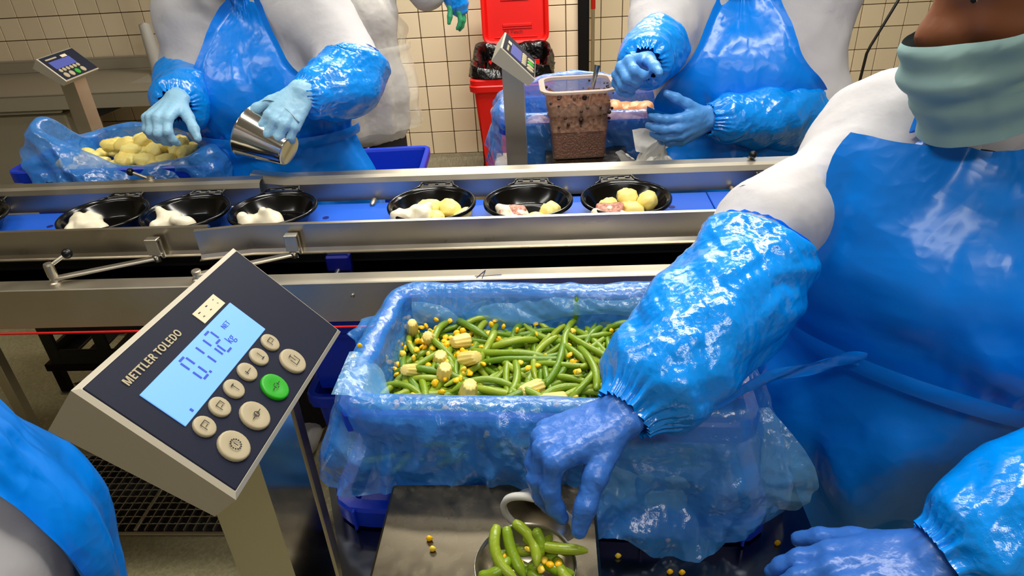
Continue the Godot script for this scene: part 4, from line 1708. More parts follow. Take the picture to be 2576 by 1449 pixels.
	b.bands(loops_from(rr, [[-0.004, 0.002], [0.003, 0.115], [0.010, 0.120], [0.014, 0.175], [0.026, 0.181], [0.026, 0.186], [0.012, 0.186], [0.0115, 0.176], [0.0075, 0.122]]))
	var fl := loops_from(rr, [[-0.004, 0.002]])
	b.fan(fl[0], true)
	part("tub", b, M["tub_clear"], t)
	b = MB.new()
	b.bands(loops_from(rr, [[0.0138, 0.1795], [0.0265, 0.1815], [0.0268, 0.187], [0.012, 0.1875], [0.0115, 0.18]]))
	part("rim", b, M["tub_rim"], t)
	# mince inside, uneven edge
	var nz := noise(200, 14.0)
	var p := PackedVector3Array()
	for i in 64:
		var q: Vector3 = rr[0][i]
		var nn: Vector3 = rr[1][i]
		var top := 0.092 + 0.045 * nz.get_noise_3d(q.x * 2.2, 0, q.z * 2.2) - 0.02 * exp(-pow((q.x - 0.01) / 0.02, 2.0)) * (1.0 if q.z > 0 else 0.0)
		for j in 8:
			p.append(q + nn * lerpf(-0.007, -0.002, j / 7.0) + V(0, lerpf(0.004, top, j / 7.0), 0))
		for j in 5:
			var f := 1.0 - (j + 1) / 5.0
			p.append(Vector3(q.x * f, lerpf(0.075, top, f) + 0.006 * nz.get_noise_3d(q.x * f * 4.0, 9, q.z * f * 4.0), q.z * f))
	b = MB.new()
	b.grid(p, 64, 13, true, false)
	var mn := one("mince", b.mesh(), M["mince"], "coarse brown mince filling the lower half of the clear tub", "food", "", Transform3D(Basis(Vector3.UP, 0.05), V(tx, ty, tz)))
	# a smeared film above it, with lumps
	p = PackedVector3Array()
	for i in 64:
		var q: Vector3 = rr[0][i]
		var nn: Vector3 = rr[1][i]
		for j in 6:
			var y := lerpf(0.075, 0.150 + 0.02 * nz.get_noise_3d(q.x * 3.0, 4, q.z * 3.0), j / 5.0)
			p.append(q + nn * ((0.0022 if y < 0.118 else 0.0095) - 0.0025) + V(0, y, 0))
	b = MB.new()
	b.grid(p, 64, 6, true, false)
	part("mince_smear", b, M["smear"], t, "dried brown smear on the tub's wall")
	b = MB.new()
	var r3 := RandomNumberGenerator.new()
	r3.seed = 12
	for i in 70:
		var k := r3.randi_range(0, 63)
		var q: Vector3 = rr[0][k]
		var nn: Vector3 = rr[1][k]
		var y := r3.randf_range(0.09, 0.176)
		var off := (0.003 if y < 0.117 else 0.0115) + (0.0015 if r3.randf() < 0.6 else -0.005)
		var s := r3.randf_range(0.002, 0.0075) * (0.6 + 0.4 * r3.randf())
		b.ball(q + nn * off + V(0, y, 0), V(s, s * r3.randf_range(0.5, 1.1), s), 7, 5)
	var sk := part("mince_speck", b, M["mince_speck"], t)
	sk.set_meta("kind", "stuff")
	var spn := thing("spoon", "steel spoon standing in the brown mince tub", "spoon", V(tx + 0.026, ty + 0.105, tz - 0.01))
	b = MB.new()
	b.x = Transform3D(Basis(Vector3.BACK, -0.22) * Basis(Vector3.RIGHT, -0.12), Vector3.ZERO)
	var pp := PackedVector3Array()
	var n := 20
	for i in n:
		var t2 := float(i) / (n - 1)
		var w := 0.0042 + 0.004 * pow(t2, 3.0)
		var c := V(0, t2 * 0.125, 0.006 * sin(t2 * 2.6))
		for q in [V(-w, 0, 0.001), V(0, 0, 0.0022), V(w, 0, 0.001), V(w, 0, -0.001), V(0, 0, -0.0014), V(-w, 0, -0.001)]:
			pp.append(c + q)
	b.grid(pp, n, 6, false, true, true)
	part("handle", b, M["steel_mirror"], spn)
	# crumpled white paper towel
	var nzp := noise(300, 11.0, FastNoiseLite.TYPE_SIMPLEX_SMOOTH, FastNoiseLite.FRACTAL_RIDGED, 3)
	var towel := thing("paper_towel", "crumpled white paper towel lying beside the middle scale's platform", "paper", V(0.235, 0.985, -1.665))
	p = PackedVector3Array()
	for i in 34:
		for j in 34:
			var u := (i / 33.0 - 0.5) * 2.0
			var w := (j / 33.0 - 0.5) * 2.0
			var q := V(u * 0.062, 0.0, w * 0.035)
			var pk := exp(-(u - 0.15) * (u - 0.15) * 2.2 - w * w * 1.5)
			q.y = 0.082 * pk + 0.032 * nzp.get_noise_3d(u * 0.07, w * 0.07, 0.2) - 0.012 * (u * u + w * w)
			q.x += 0.022 * nzp.get_noise_3d(u * 0.05, 3.0, w * 0.05) + 0.018 * pk
			q.z += 0.022 * nzp.get_noise_3d(7.0, u * 0.05, w * 0.05)
			p.append(q)
	b = MB.new()
	b.grid(p, 34, 34, false, false, true)
	part("crumple", b, M["paper"], towel)
	p = PackedVector3Array()
	for i in 24:
		for j in 10:
			var u := i / 23.0
			var w := (j / 9.0 - 0.5) * 2.0
			var c := V(-0.065, 0.052, 0.0).lerp(V(0.0, 0.004, 0.035), u)
			p.append(c + V(0.012 * w * (1 - 0.3 * u), 0.012 * w * (0.4 + u) + 0.014 * nzp.get_noise_3d(u * 0.1, w * 0.02, 1.0) - 0.01 * w * w, 0.010 * w))
	b = MB.new()
	b.grid(p, 24, 10)
	part("tail", b, M["paper"], towel)
	p = PackedVector3Array()
	for i in 20:
		for j in 10:
			var u := i / 19.0
			var w := (j / 9.0 - 0.5) * 2.0
			var c := V(-0.03, 0.072, -0.01).lerp(V(0.088, 0.098, -0.02), u)
			p.append(c + V(0.004 * w, -0.022 * (1.0 - u * 0.8) * w - 0.012 * sin(u * 3.1) * (1.0 + w), 0.02 * w * (1 - u * 0.7)) + V(0, 0.010 * nzp.get_noise_3d(u * 0.1, w * 0.03, 5.0), 0))
	b = MB.new()
	b.grid(p, 20, 10)
	part("fold", b, M["paper"], towel)
	# trolley under the left table, glimpsed below the beam
	var tr := thing("trolley", "low trolley with a black slotted plastic crate and a caster, under the conveyor's left end", "trolley", V(-1.62, 0, -2.0), 0.0)
	b = MB.new()
	b.box(V(0.25, 0.255, 0.12), V(0.85, 0.03, 0.03), 0.003)
	b.box(V(0.25, 0.255, -0.30), V(0.85, 0.03, 0.03), 0.003)
	b.box(V(-0.16, 0.255, -0.09), V(0.03, 0.03, 0.42), 0.003)
	b.box(V(0.66, 0.255, -0.09), V(0.03, 0.03, 0.42), 0.003)
	part("frame", b, M["steel_dark"], tr)
	for cx in [-0.16, 0.66]:
		for cz in [0.10, -0.28]:
			b = MB.new()
			b.box(V(cx, 0.19, cz), V(0.032, 0.11, 0.032), 0.003)
			var lg := part("leg", b, M["steel_dark"], tr)
			b = MB.new()
			b.lathe(PackedVector2Array([Vector2(0, 0.130), Vector2(0.028, 0.130), Vector2(0.028, 0.137), Vector2(0, 0.137)]), 16, true)
			part("swivel_plate", b, M["steel_satin"], lg).position = V(cx, 0, cz)
	for cx in [-0.16, 0.66]:
		for cz in [0.10, -0.28]:
			b = MB.new()
			b.x = Transform3D(Basis(Vector3.UP, 0.6) * Basis(Vector3.RIGHT, PI * 0.5), V(cx + 0.03, 0.058, cz - 0.02))
			b.lathe(PackedVector2Array([Vector2(0, -0.014), Vector2(0.05, -0.014), Vector2(0.058, -0.008), Vector2(0.058, 0.008), Vector2(0.05, 0.014), Vector2(0, 0.014)]), 24, true)
			var w := part("caster", b, M["rubber_black"], tr)
			b = MB.new()
			b.x = Transform3D(Basis(Vector3.UP, 0.6), V(cx + 0.012, 0.0, cz - 0.008))
			b.prism(PackedVector2Array([Vector2(-0.03, 0.132), Vector2(0.03, 0.132), Vector2(0.05, 0.05), Vector2(0.03, 0.04)]), 0.004)
			b.x.origin += V(-0.02, 0, -0.03)
			b.prism(PackedVector2Array([Vector2(-0.03, 0.132), Vector2(0.03, 0.132), Vector2(0.05, 0.05), Vector2(0.03, 0.04)]), 0.004)
			part("fork", b, M["steel_satin"], w)
	var bk := thing("plastic_crate", "black slotted plastic crate riding on the low trolley under the conveyor", "crate", V(-1.37, 0.275, -2.06))
	# slotted walls: uprights, top and bottom rails
	b = MB.new()
	for s in [[0.0, 0.19, 0.78, true], [0.0, -0.19, 0.78, true], [-0.39, 0.0, 0.38, false], [0.39, 0.0, 0.38, false]]:
		for yy in [[0.025, 0.06], [0.145, 0.05]]:
			var sz := V(s[2], yy[1], 0.012) if s[3] else V(0.012, yy[1], s[2])
			b.box(V(s[0], yy[0], s[1]), sz, 0.003)
		var cnt := 5 if s[3] else 3
		for i in cnt:
			var f: float = (float(i) / (cnt - 1) - 0.5) * (s[2] - 0.04)
			var c := V(f, 0.085, s[1]) if s[3] else V(s[0], 0.085, f)
			b.box(c, V(0.045, 0.17, 0.014) if s[3] else V(0.014, 0.17, 0.045), 0.003)
	part("wall", b, M["plastic_black"], bk)
	b = MB.new()
	for i in 9:
		b.box(V(-0.36 + i * 0.09, 0.006, 0), V(0.05, 0.012, 0.38), 0.002)
	part("bottom_slats", b, M["plastic_black"], bk)


# ---------------------------------------------------------------- foreground: lined crate of vegetables, table, scoop
func bean_mesh(seed_: int, len_: float, r: float) -> ArrayMesh:
	var g := RandomNumberGenerator.new()
	g.seed = seed_
	var nz := noise(seed_, 30.0)
	var bend := g.randf_range(0.05, 0.22) * (1.0 if g.randf() < 0.7 else -1.0)
	var bend2 := g.randf_range(-0.08, 0.08)
	var pts := PackedVector3Array()
	var rad := PackedFloat32Array()
	var n := 13
	for i in n:
		var t := float(i) / (n - 1)
		var u := t * 2.0 - 1.0
		pts.append(V(u * len_ * 0.5, bend2 * len_ * u * u * u, bend * len_ * (1.0 - u * u)))
		var k := 1.0
		if t > 0.8: k = lerpf(1.0, 0.35, pow((t - 0.8) / 0.2, 1.6))
		if t < 0.08: k = lerpf(0.72, 1.0, t / 0.08)
		rad.append(r * k * (1.0 + 0.10 * nz.get_noise_1d(t * 0.2)))
	var b := MB.new()
	b.tube(pts, rad, 9)
	return b.mesh()


func corn_mesh(seed_: int, len_: float, r: float, taper: float) -> ArrayMesh:
	var b := MB.new()
	var p := PackedVector3Array()
	var nu := 40
	var nz := noise(seed_, 40.0)
	var rows := [0.0, 0.0, 0.08, 0.2, 0.35, 0.5, 0.65, 0.8, 0.92, 1.0, 1.0]
	for i in nu:
		var a := -TAU * i / nu
		for j in rows.size():
			var t: float = rows[j]
			var rr := r * lerpf(1.0, taper, t * t)
			if j == 0 or j == rows.size() - 1:
				rr *= 0.02
			elif j == 1 or j == rows.size() - 2:
				rr *= 0.9
			rr *= 1.0 + 0.07 * cos(a * 10.0) + 0.05 * nz.get_noise_2d(cos(a) * 0.3 + t, sin(a) * 0.3)
			p.append(V(cos(a) * rr, (t - 0.5) * len_, sin(a) * rr))
	b.grid(p, nu, rows.size(), true, false)
	return b.mesh()


func kernel_mesh(seed_: int) -> ArrayMesh:
	var b := MB.new()
	var p := PackedVector3Array()
	var g := RandomNumberGenerator.new()
	g.seed = seed_
	for i in 12:
		var a := -TAU * i / 12.0
		for j in 7:
			var t := j / 6.0
			var rr: float = [0.05, 0.62, 0.85, 1.0, 1.0, 0.72, 0.05][j]
			p.append(V(cos(a) * 0.0046 * rr, (t - 0.5) * 0.0085, sin(a) * 0.0027 * rr) * g.randf_range(0.96, 1.04))
	b.grid(p, 12, 7, true, false)
	return b.mesh()


func foreground() -> void:
	# work table with a cut corner
	var tb := thing("steel_table", "dark polished steel table under the lined vegetable crate and near scale", "table", V(0, 0.86, 0))
	var b := MB.new()
	b.x = Transform3D(Basis(Vector3.RIGHT, PI * 0.5), Vector3.ZERO)
	b.prism(PackedVector2Array([Vector2(-0.365, -1.02), Vector2(-0.365, -0.77), Vector2(-0.285, -0.57), Vector2(-0.235, -0.43), Vector2(-0.235, -0.2), Vector2(0.335, -0.2), Vector2(0.335, -1.02)]), 0.03)
	part("top", b, M["table_steel"], tb)
	for q in [V(-0.29, 0, -0.96), V(0.29, 0, -0.96), V(0.29, 0, -0.28), V(-0.15, 0, -0.28)]:
		b = MB.new()
		b.box(q + V(0, -0.445, 0), V(0.04, 0.83, 0.04), 0.003)
		part("leg", b, M["steel_satin"], tb)
	b = MB.new()
	b.box(V(0.03, -0.06, -0.62), V(0.6, 0.06, 0.03), 0.003)
	part("brace", b, M["steel_dark"], tb)
	var turn := -0.054
	var C := V(-0.014, 0, -0.82)
	# shallow crate below
	var ft := thing("plastic_tray", "shallow dark blue ribbed plastic tray under the vegetable crate, one corner showing", "tray", C + V(0, 0.8605, 0.004), turn)
	var rr := rrect(0.298, 0.184, 0.045, 72)
	b = MB.new()
	b.bands(loops_from(rr, [[-0.03, 0.008], [-0.022, 0.036], [-0.002, 0.040], [0.0, 0.034], [-0.002, 0.004], [-0.006, 0.0], [-0.04, 0.0]]))
	part("rim", b, M["crate_blue"], ft)
	b = MB.new()
	var fl := loops_from(rr, [[-0.03, 0.009]])
	b.fan(fl[0])
	part("floor_plate", b, M["crate_blue"], ft)
	for i in 9:
		b = MB.new()
		b.box(V(-0.26 + i * 0.065, 0.020, 0.183), V(0.004, 0.036, 0.008), 0.001)
		part("rib", b, M["crate_blue"], ft)
	crate("crate", "blue crate wrapped in film and filled with green beans and corn, nearest the camera", C + V(0, 0.90, 0), turn, 0.276, 0.160, 0.143, M["crate_blue"], "blue crates")
	var drop := func(s: float) -> float:
		if s < 0.16: return 0.17 - 0.3 * s
		if s < 0.52: return 0.06
		if s < 0.70: return 0.10 + 0.04 * sin((s - 0.52) * 17.0)
		var t := (s - 0.70) / 0.30
		return 0.135 + 0.045 * smoothstep(0.35, 0.6, t) + 0.018 * sin(t * 19.0)
	var li := liner_mesh(0.272, 0.156, 1.05, 0.10, drop, 400, 0.014, 300, 0.009)
	one("crate_liner", li, M["liner"], "pale blue translucent plastic film draped over the near vegetable crate", "liner", "crate liners", Transform3D(Basis(Vector3.UP, turn), C))
	# a loose gathered tail of film at the front right, and a flap at the front left corner
	var nz := Facet.new(410, 6.0, 5, 0.06)
	var liner := get_node("crate_liner_002") as Node3D
	var p := PackedVector3Array()
	for i in 60:
		for j in 22:
			var u := i / 59.0
			var w := j / 21.0
			var top := V(0.08, 1.045, 0.158).lerp(V(0.285, 1.045, 0.13), u)
			var low := V(0.03, 0.90, 0.185).lerp(V(0.335, 0.905, 0.165), u)
			low.y += -0.035 * sin(u * 2.6) + 0.022 * (u * u)
			var q := top.lerp(low, w) + V(0, 0, 0.024 * sin(w * 2.8) * (0.5 + u * 0.5))
			q.x += 0.03 * pow(u, 6.0) * sin(w * PI)
			q += V(0.3, 0.2, 1.0) * 0.011 * (0.3 + w) * nz.at(V(q.x * 0.8 + q.y * 1.7, q.y * 0.9 - q.x * 0.3, 2.0))
			p.append(q)
	b = MB.new()
	b.grid(p, 60, 22, false, false)
	part("loose_flap", b, M["liner_clear"], liner)
	p = PackedVector3Array()
	for i in 40:
		for j in 16:
			var u := i / 39.0
			var w := j / 15.0
			var a := V(-0.274, 1.064, 0.06 + 0.085 * u)
			var q := a.lerp(V(-0.236 + 0.045 * u, 1.022, 0.05 + 0.092 * u), w) + V(0, 0.012 * sin(w * PI) + 0.008 * (1 - u), 0)
			q += V(0.5, 1.0, 0.2) * 0.004 * nz.at(V(q.x * 2.0, 1.0, q.z * 2.0))
			p.append(q)
	b = MB.new()
	b.grid(p, 40, 16, false, false, true)
	part("corner_fold", b, M["liner_clear"], liner)
	p = PackedVector3Array()
	for i in 60:
		for j in 14:
			var u := i / 59.0
			var w := j / 13.0
			var q := V(-0.23 + u * 0.46, 1.062 - w * (0.055 + 0.018 * sin(u * 7.0)), -0.150 + 0.030 * w + 0.012 * sin(w * 3.0))
			q += V(0.0, 0.6, 1.0) * 0.004 * nz.at(V(q.x * 1.5 + q.y * 2.5, q.y, 4.0))
			p.append(q)
	b = MB.new()
	b.grid(p, 60, 14, false, false)
	part("back_fold", b, M["liner_clear"], liner)

	# vegetables
	var xf := Transform3D(Basis(Vector3.UP, turn), C)
	var g := RandomNumberGenerator.new()
	g.seed = 21
	var bm := []
	for i in 12:
		bm.append(bean_mesh(500 + i, [0.062, 0.088, 0.11, 0.128, 0.075, 0.098][i % 6], 0.0047 + 0.0003 * (i % 4)))
	var bl := [0.062, 0.088, 0.11, 0.128, 0.075, 0.098]
	var surf := func(x: float, z: float) -> float:
		return 0.992 + 0.012 * exp(-(x * x / 0.05 + z * z / 0.02)) - 0.010 * smoothstep(0.18, 0.26, absf(x)) + 0.006 * sin(x * 14.0 + z * 9.0)
	# the bed below: hundreds of the same beans and kernels, joined
	var mm := MultiMesh.new()
	mm.transform_format = MultiMesh.TRANSFORM_3D
	mm.mesh = bm[1]
	mm.instance_count = 900
	for i in 900:
		var x := g.randf_range(-0.225, 0.225)
		var z := g.randf_range(-0.115, 0.115)
		var t := Transform3D(Basis(Vector3.UP, g.randf_range(0, TAU)) * Basis(Vector3.BACK, g.randf_range(-0.15, 0.15)), V(x, surf.call(x, z) - g.randf_range(0.008, 0.045), z))
		mm.set_instance_transform(i, xf * t)
	var bed := MultiMeshInstance3D.new()
	bed.name = "bean_bed"
	bed.multimesh = mm
	bed.material_override = M["bean_1"]
	add_child(bed, true)
	tag(bed, "lower layers of cooked green beans filling the near lined crate", "beans", "", "stuff")
	var lab := "glossy cooked green bean heaped in the near lined crate"
	for i in 290:
		var k := g.randi_range(0, 11)
		var L: float = bl[k % 6] * 0.5
		var yaw := g.randf_range(0, TAU)
		var mx := maxf(0.252 - L * absf(cos(yaw)) * 0.85, 0.15)
		var mz := maxf(0.138 - L * absf(sin(yaw)) * 0.85, 0.07)
		var x := g.randf_range(-mx, mx)
		var z := g.randf_range(-mz, mz)
		var lv := g.randf_range(-0.006, 0.012)
		var t := Transform3D(Basis(Vector3.UP, yaw) * Basis(Vector3.BACK, g.randf_range(-0.13, 0.13)) * Basis(Vector3.RIGHT, g.randf_range(-1.2, 1.2)), V(x, surf.call(x, z) + lv, z))
		one("green_bean", bm[k], M["bean_%d" % (g.randi_range(0, 2))], lab, "bean", "green beans in the near crate", xf * t)
	# three that stand up against the back of the film
	for q in [[V(-0.125, 1.012, -0.128), 0.9, 0.9, "dark green bean leaning on the film at the crate's back left"], [V(0.038, 1.022, -0.132), 1.5, 0.2, "green bean standing upright against the film at the crate's back"], [V(0.215, 1.014, -0.110), -0.7, 0.6, "green bean tilted up at the crate's back right, by the sleeve"]]:
		one("green_bean", bm[0], M["bean_1"], q[3], "bean", "", xf * Transform3D(Basis(Vector3.UP, q[2]) * Basis(Vector3.BACK, q[1]), q[0]))
	var km := []
	for i in 4:
		km.append(kernel_mesh(700 + i))
	for i in 210:
		var x := g.randf_range(-0.25, 0.25)
		var z := g.randf_range(-0.135, 0.135)
		if i % 3 == 0:
			x = g.randf_range(-0.25, -0.08)
		if i < 34:
			x = -0.16 + g.randfn(0.0, 0.035)
			z = -0.055 + g.randfn(0.0, 0.03)
		x = clampf(x, -0.252, 0.252)
		z = clampf(z, -0.138, 0.138)
		var t := Transform3D(Basis.from_euler(V(g.randf_range(0, 6), g.randf_range(0, 6), g.randf_range(0, 6))), V(x, surf.call(x, z) + g.randf_range(0.006, 0.019), z)).scaled_local(Vector3.ONE * 1.2)
		one("corn_kernel", km[i % 4], M["kernel_%d" % (1 if i % 4 == 0 else 0)], "yellow corn kernel scattered among the beans in the near crate", "corn", "corn kernels in the near crate", xf * t)
	for q in [[V(-0.283, 1.065, -0.800), "upper of two corn kernels stuck on the film's left rim"], [V(-0.286, 1.064, -0.775), "lower of two corn kernels stuck on the film's left rim"]]:
		one("corn_kernel", km[0], M["kernel_0"], q[1], "corn", "", Transform3D(Basis(Vector3.BACK, 1.2), q[0]))
	# baby corn pieces where the photograph shows them
	var cl := ["baby corn piece standing near the crate's back left corner", "baby corn piece leaning among beans right of the first", "short baby corn end beside the kernel cluster", "round baby corn slice left of the crate's middle", "baby corn piece half buried under beans, upper middle", "short cut baby corn piece with a flat top", "upright ribbed baby corn piece at the crate's front middle", "baby corn piece lying right of the upright one", "slanted baby corn piece near the blue gloved hand", "baby corn piece at the front edge, second from the left", "ragged baby corn piece at the crate's front left", "flat baby corn piece at the front edge by the film", "baby corn tip peeping out near the crate's left side", "baby corn end close to the sleeve's elastic"]
	var cp := [[-0.233, -0.919, 0.034, 0.0085, 0.1, 0.5], [-0.199, -0.884, 0.036, 0.0095, 0.4, 0.6], [-0.150, -0.878, 0.026, 0.010, 1.2, 0.9], [-0.176, -0.838, 0.012, 0.010, 0.5, 0.3], [-0.131, -0.832, 0.036, 0.0105, -0.7, 1.0], [-0.165, -0.801, 0.022, 0.0105, 0.1, 0.25], [-0.125, -0.756, 0.032, 0.0115, 0.05, 0.35], [-0.038, -0.757, 0.034, 0.0095, 1.35, 1.35], [-0.009, -0.733, 0.036, 0.009, 0.95, 1.2], [-0.16, -0.693, 0.032, 0.0105, -0.35, 0.8], [-0.204, -0.690, 0.034, 0.0115, 1.0, 1.3], [-0.086, -0.680, 0.032, 0.0105, 1.4, 1.4], [-0.217, -0.805, 0.03, 0.009, 0.6, 0.9], [0.076, -0.806, 0.028, 0.0095, 0.9, 1.2]]
	for i in cp.size():
		var q: Array = cp[i]
		var bs := Basis(Vector3.UP, -q[4]) * Basis(Vector3.BACK, -0.25) * Basis(Vector3.RIGHT, q[5])
		if q[4] > 0.8:
			bs = Basis(Vector3.UP, q[4] - 0.6) * Basis(Vector3.BACK, 1.35)
		one("baby_corn", corn_mesh(800 + i, q[2] * 1.15, q[3] * 1.12, 0.72), M["babycorn"], cl[i], "corn", "baby corn pieces in the near crate", Transform3D(bs, V(q[0], 1.016, q[1])))

	# bowl on the near platform, scoop in the hand
	var bw := thing("steel_bowl", "small steel bowl of beans standing on the near scale's platform", "bowl", V(-0.040, 0.956, -0.490))
	b = MB.new()
	b.lathe(PackedVector2Array([Vector2(0, 0.0), Vector2(0.030, 0.0), Vector2(0.046, 0.012), Vector2(0.053, 0.030), Vector2(0.0555, 0.034), Vector2(0.0545, 0.0355), Vector2(0.0515, 0.031), Vector2(0.0445, 0.0135), Vector2(0.029, 0.002), Vector2(0, 0.002)]), 48)
	part("shell", b, M["steel"], bw)
	var sc := thing("scoop", "steel scoop with a bright rim tipping beans, held in the blue glove", "scoop")
	var nrm := V(-0.32, -0.22, 0.92).normalized()
	sc.transform = Transform3D(basis_y(nrm), V(-0.0255, 1.000, -0.545))
	b = MB.new()
	b.lathe(PackedVector2Array([Vector2(0, -0.028), Vector2(0.018, -0.026), Vector2(0.030, -0.018), Vector2(0.0385, -0.006), Vector2(0.041, 0.0)]), 48)
	b.lathe(PackedVector2Array([Vector2(0.0395, 0.0006), Vector2(0.037, -0.006), Vector2(0.029, -0.0165), Vector2(0.018, -0.0242), Vector2(0, -0.026)]), 48)
	part("dish", b, M["steel"], sc)
	b = MB.new()
	b.lathe(PackedVector2Array([Vector2(0.0390, -0.002), Vector2(0.0390, 0.0035), Vector2(0.0405, 0.0055), Vector2(0.0440, 0.0055), Vector2(0.0460, 0.0030), Vector2(0.0455, -0.002), Vector2(0.0390, -0.002)]), 56)
	part("rim", b, M["white_plastic"], sc, "bright rim of the scoop")
	# handle from the rim up into the hand
	b = MB.new()
	var inv := sc.transform.affine_inverse()
	var h0: Vector3 = inv * V(-0.016, 1.036, -0.552)
	var h1: Vector3 = inv * V(-0.011, 1.050, -0.552)
	var h2: Vector3 = inv * V(0.004, 1.075, -0.560)
	var h3: Vector3 = inv * V(0.03, 1.095, -0.585)
	b.tube(sp([h0, h1, h2, h3], 4), PackedFloat32Array([0.0065]), 12)
	part("handle", b, M["steel_mirror"], sc)
	# beans in the scoop and bowl
	var sb := [[V(-0.070, 1.020, -0.516), V(-0.049, 0.992, -0.470)], [V(-0.060, 1.017, -0.516), V(-0.040, 0.990, -0.474)], [V(-0.052, 1.022, -0.518), V(-0.027, 1.002, -0.478)], [V(-0.029, 1.022, -0.508), V(-0.027, 1.000, -0.490)], [V(-0.040, 1.006, -0.508), V(0.027, 1.011, -0.494)], [V(-0.088, 0.992, -0.473), V(-0.056, 1.002, -0.490)], [V(-0.075, 0.995, -0.497), V(-0.048, 0.990, -0.515)], [V(-0.024, 0.990, -0.500), V(0.012, 0.988, -0.480)], [V(-0.006, 0.992, -0.495), V(0.012, 0.990, -0.462)], [V(-0.036, 0.988, -0.486), V(-0.006, 0.990, -0.506)], [V(-0.072, 0.987, -0.479), V(-0.036, 0.986, -0.462)], [V(-0.036, 0.984, -0.484), V(0.004, 0.984, -0.462)], [V(-0.050, 0.994, -0.505), V(-0.012, 0.990, -0.527)], [V(-0.015, 0.990, -0.512), V(0.008, 0.995, -0.500)], [V(-0.06, 0.978, -0.50), V(-0.02, 0.978, -0.47)], [V(-0.01, 0.978, -0.51), V(-0.05, 0.978, -0.46)]]
	for i in sb.size():
		var a0: Vector3 = sb[i][0]
		var a1: Vector3 = sb[i][1]
		var d := a1 - a0
		var zz := d.normalized().cross(V(0, 1, 0)).normalized()
		var bs := Basis(d.normalized(), zz.cross(d.normalized()), zz)
		one("green_bean", bean_mesh(900 + i, d.length(), 0.0061), M["bean_%d" % ([2, 0][i % 2])], "green bean tipped from the scoop into the small steel bowl", "bean", "green beans in the scoop and bowl", Transform3D(bs, (a0 + a1) * 0.5))
	for q in [V(-0.061, 0.998, -0.492), V(-0.036, 1.006, -0.496), V(-0.019, 0.996, -0.490), V(-0.013, 0.995, -0.486), V(-0.045, 0.996, -0.485), V(-0.004, 0.996, -0.486), V(-0.023, 0.994, -0.480)]:
		one("corn_kernel", km[g.randi_range(0, 3)], M["kernel_%d" % g.randi_range(0, 1)], "corn kernel among the beans in the small steel bowl", "corn", "corn kernels in the bowl", Transform3D(Basis.from_euler(V(g.randf() * 6, g.randf() * 6, 0)), q))
	# crumbs of corn fallen on the steel
	for q in [[V(-0.157, 0.9585, -0.550), "yellow corn kernel on the scratched platform, left of the bowl"], [V(-0.151, 0.9585, -0.535), "pale corn crumb on the scratched platform below the yellow one"], [V(-0.286, 0.8635, -0.560), "corn kernel on the table's left edge beside the post"], [V(0.282, 0.8635, -0.621), "corn kernel on the dark table at the film's right hem"], [V(0.141, 0.8635, -0.626), "corn kernel on the dark table just under the film's hem"], [V(0.073, 0.8635, -0.601), "pale corn crumb on the dark table right of the platform"], [V(0.136, 0.8635, -0.577), "left of two corn kernels at the photo's bottom edge"], [V(0.151, 0.8635, -0.576), "right of two corn kernels at the photo's bottom edge"]]:
		one("corn_kernel", km[1], M["kernel_0"] if not q[1].begins_with("pale") else M["kernel_1"], q[1], "corn", "corn kernels fallen on steel", Transform3D(Basis(Vector3.BACK, 1.5), q[0]))


# ---------------------------------------------------------------- people
func head_body(c: Vector3, f: Vector3, up0: Vector3) -> Body:
	var r: Vector3 = f.cross(up0).normalized()
	var up := r.cross(f).normalized()
	var h := Body.new()
	h.k = 0.022
	h.bone(c + up * 0.030 - f * 0.030, c + up * 0.035 + f * 0.025, 0.082, 0.076)
	h.bone(c + up * 0.0 + f * 0.035, c - up * 0.055 + f * 0.045, 0.062, 0.050)
	h.bone(c - up * 0.075 + f * 0.062, c - up * 0.08 + f * 0.055, 0.030)
	for s in [-1.0, 1.0]:
		h.bone(c - up * 0.075 + f * 0.06, c - up * 0.035 - f * 0.005 + r * s * 0.055, 0.028, 0.026)
		h.bone(c - up * 0.020 + f * 0.072 + r * s * 0.034, c - up * 0.028 + f * 0.058 + r * s * 0.046, 0.022)
		h.bone(c + up * 0.012 - f * 0.008 + r * s * 0.082, c - up * 0.022 - f * 0.002 + r * s * 0.079, 0.013, 0.009)
		h.bone(c + up * 0.026 + f * 0.090 + r * s * 0.018, c + up * 0.026 + f * 0.080 + r * s * 0.042, 0.010)
	h.bone(c + up * 0.010 + f * 0.098, c - up * 0.030 + f * 0.118, 0.010, 0.0145)
	for s in [-1.0, 1.0]:
		h.bone(c - up * 0.030 + f * 0.106 + r * s * 0.012, c - up * 0.032 + f * 0.102 + r * s * 0.013, 0.009)
	h.bone(c - up * 0.054 + f * 0.096 - r * 0.014, c - up * 0.054 + f * 0.096 + r * 0.014, 0.009)
	h.bone(c - up * 0.066 + f * 0.093 - r * 0.011, c - up * 0.066 + f * 0.093 + r * 0.011, 0.010)
	return h


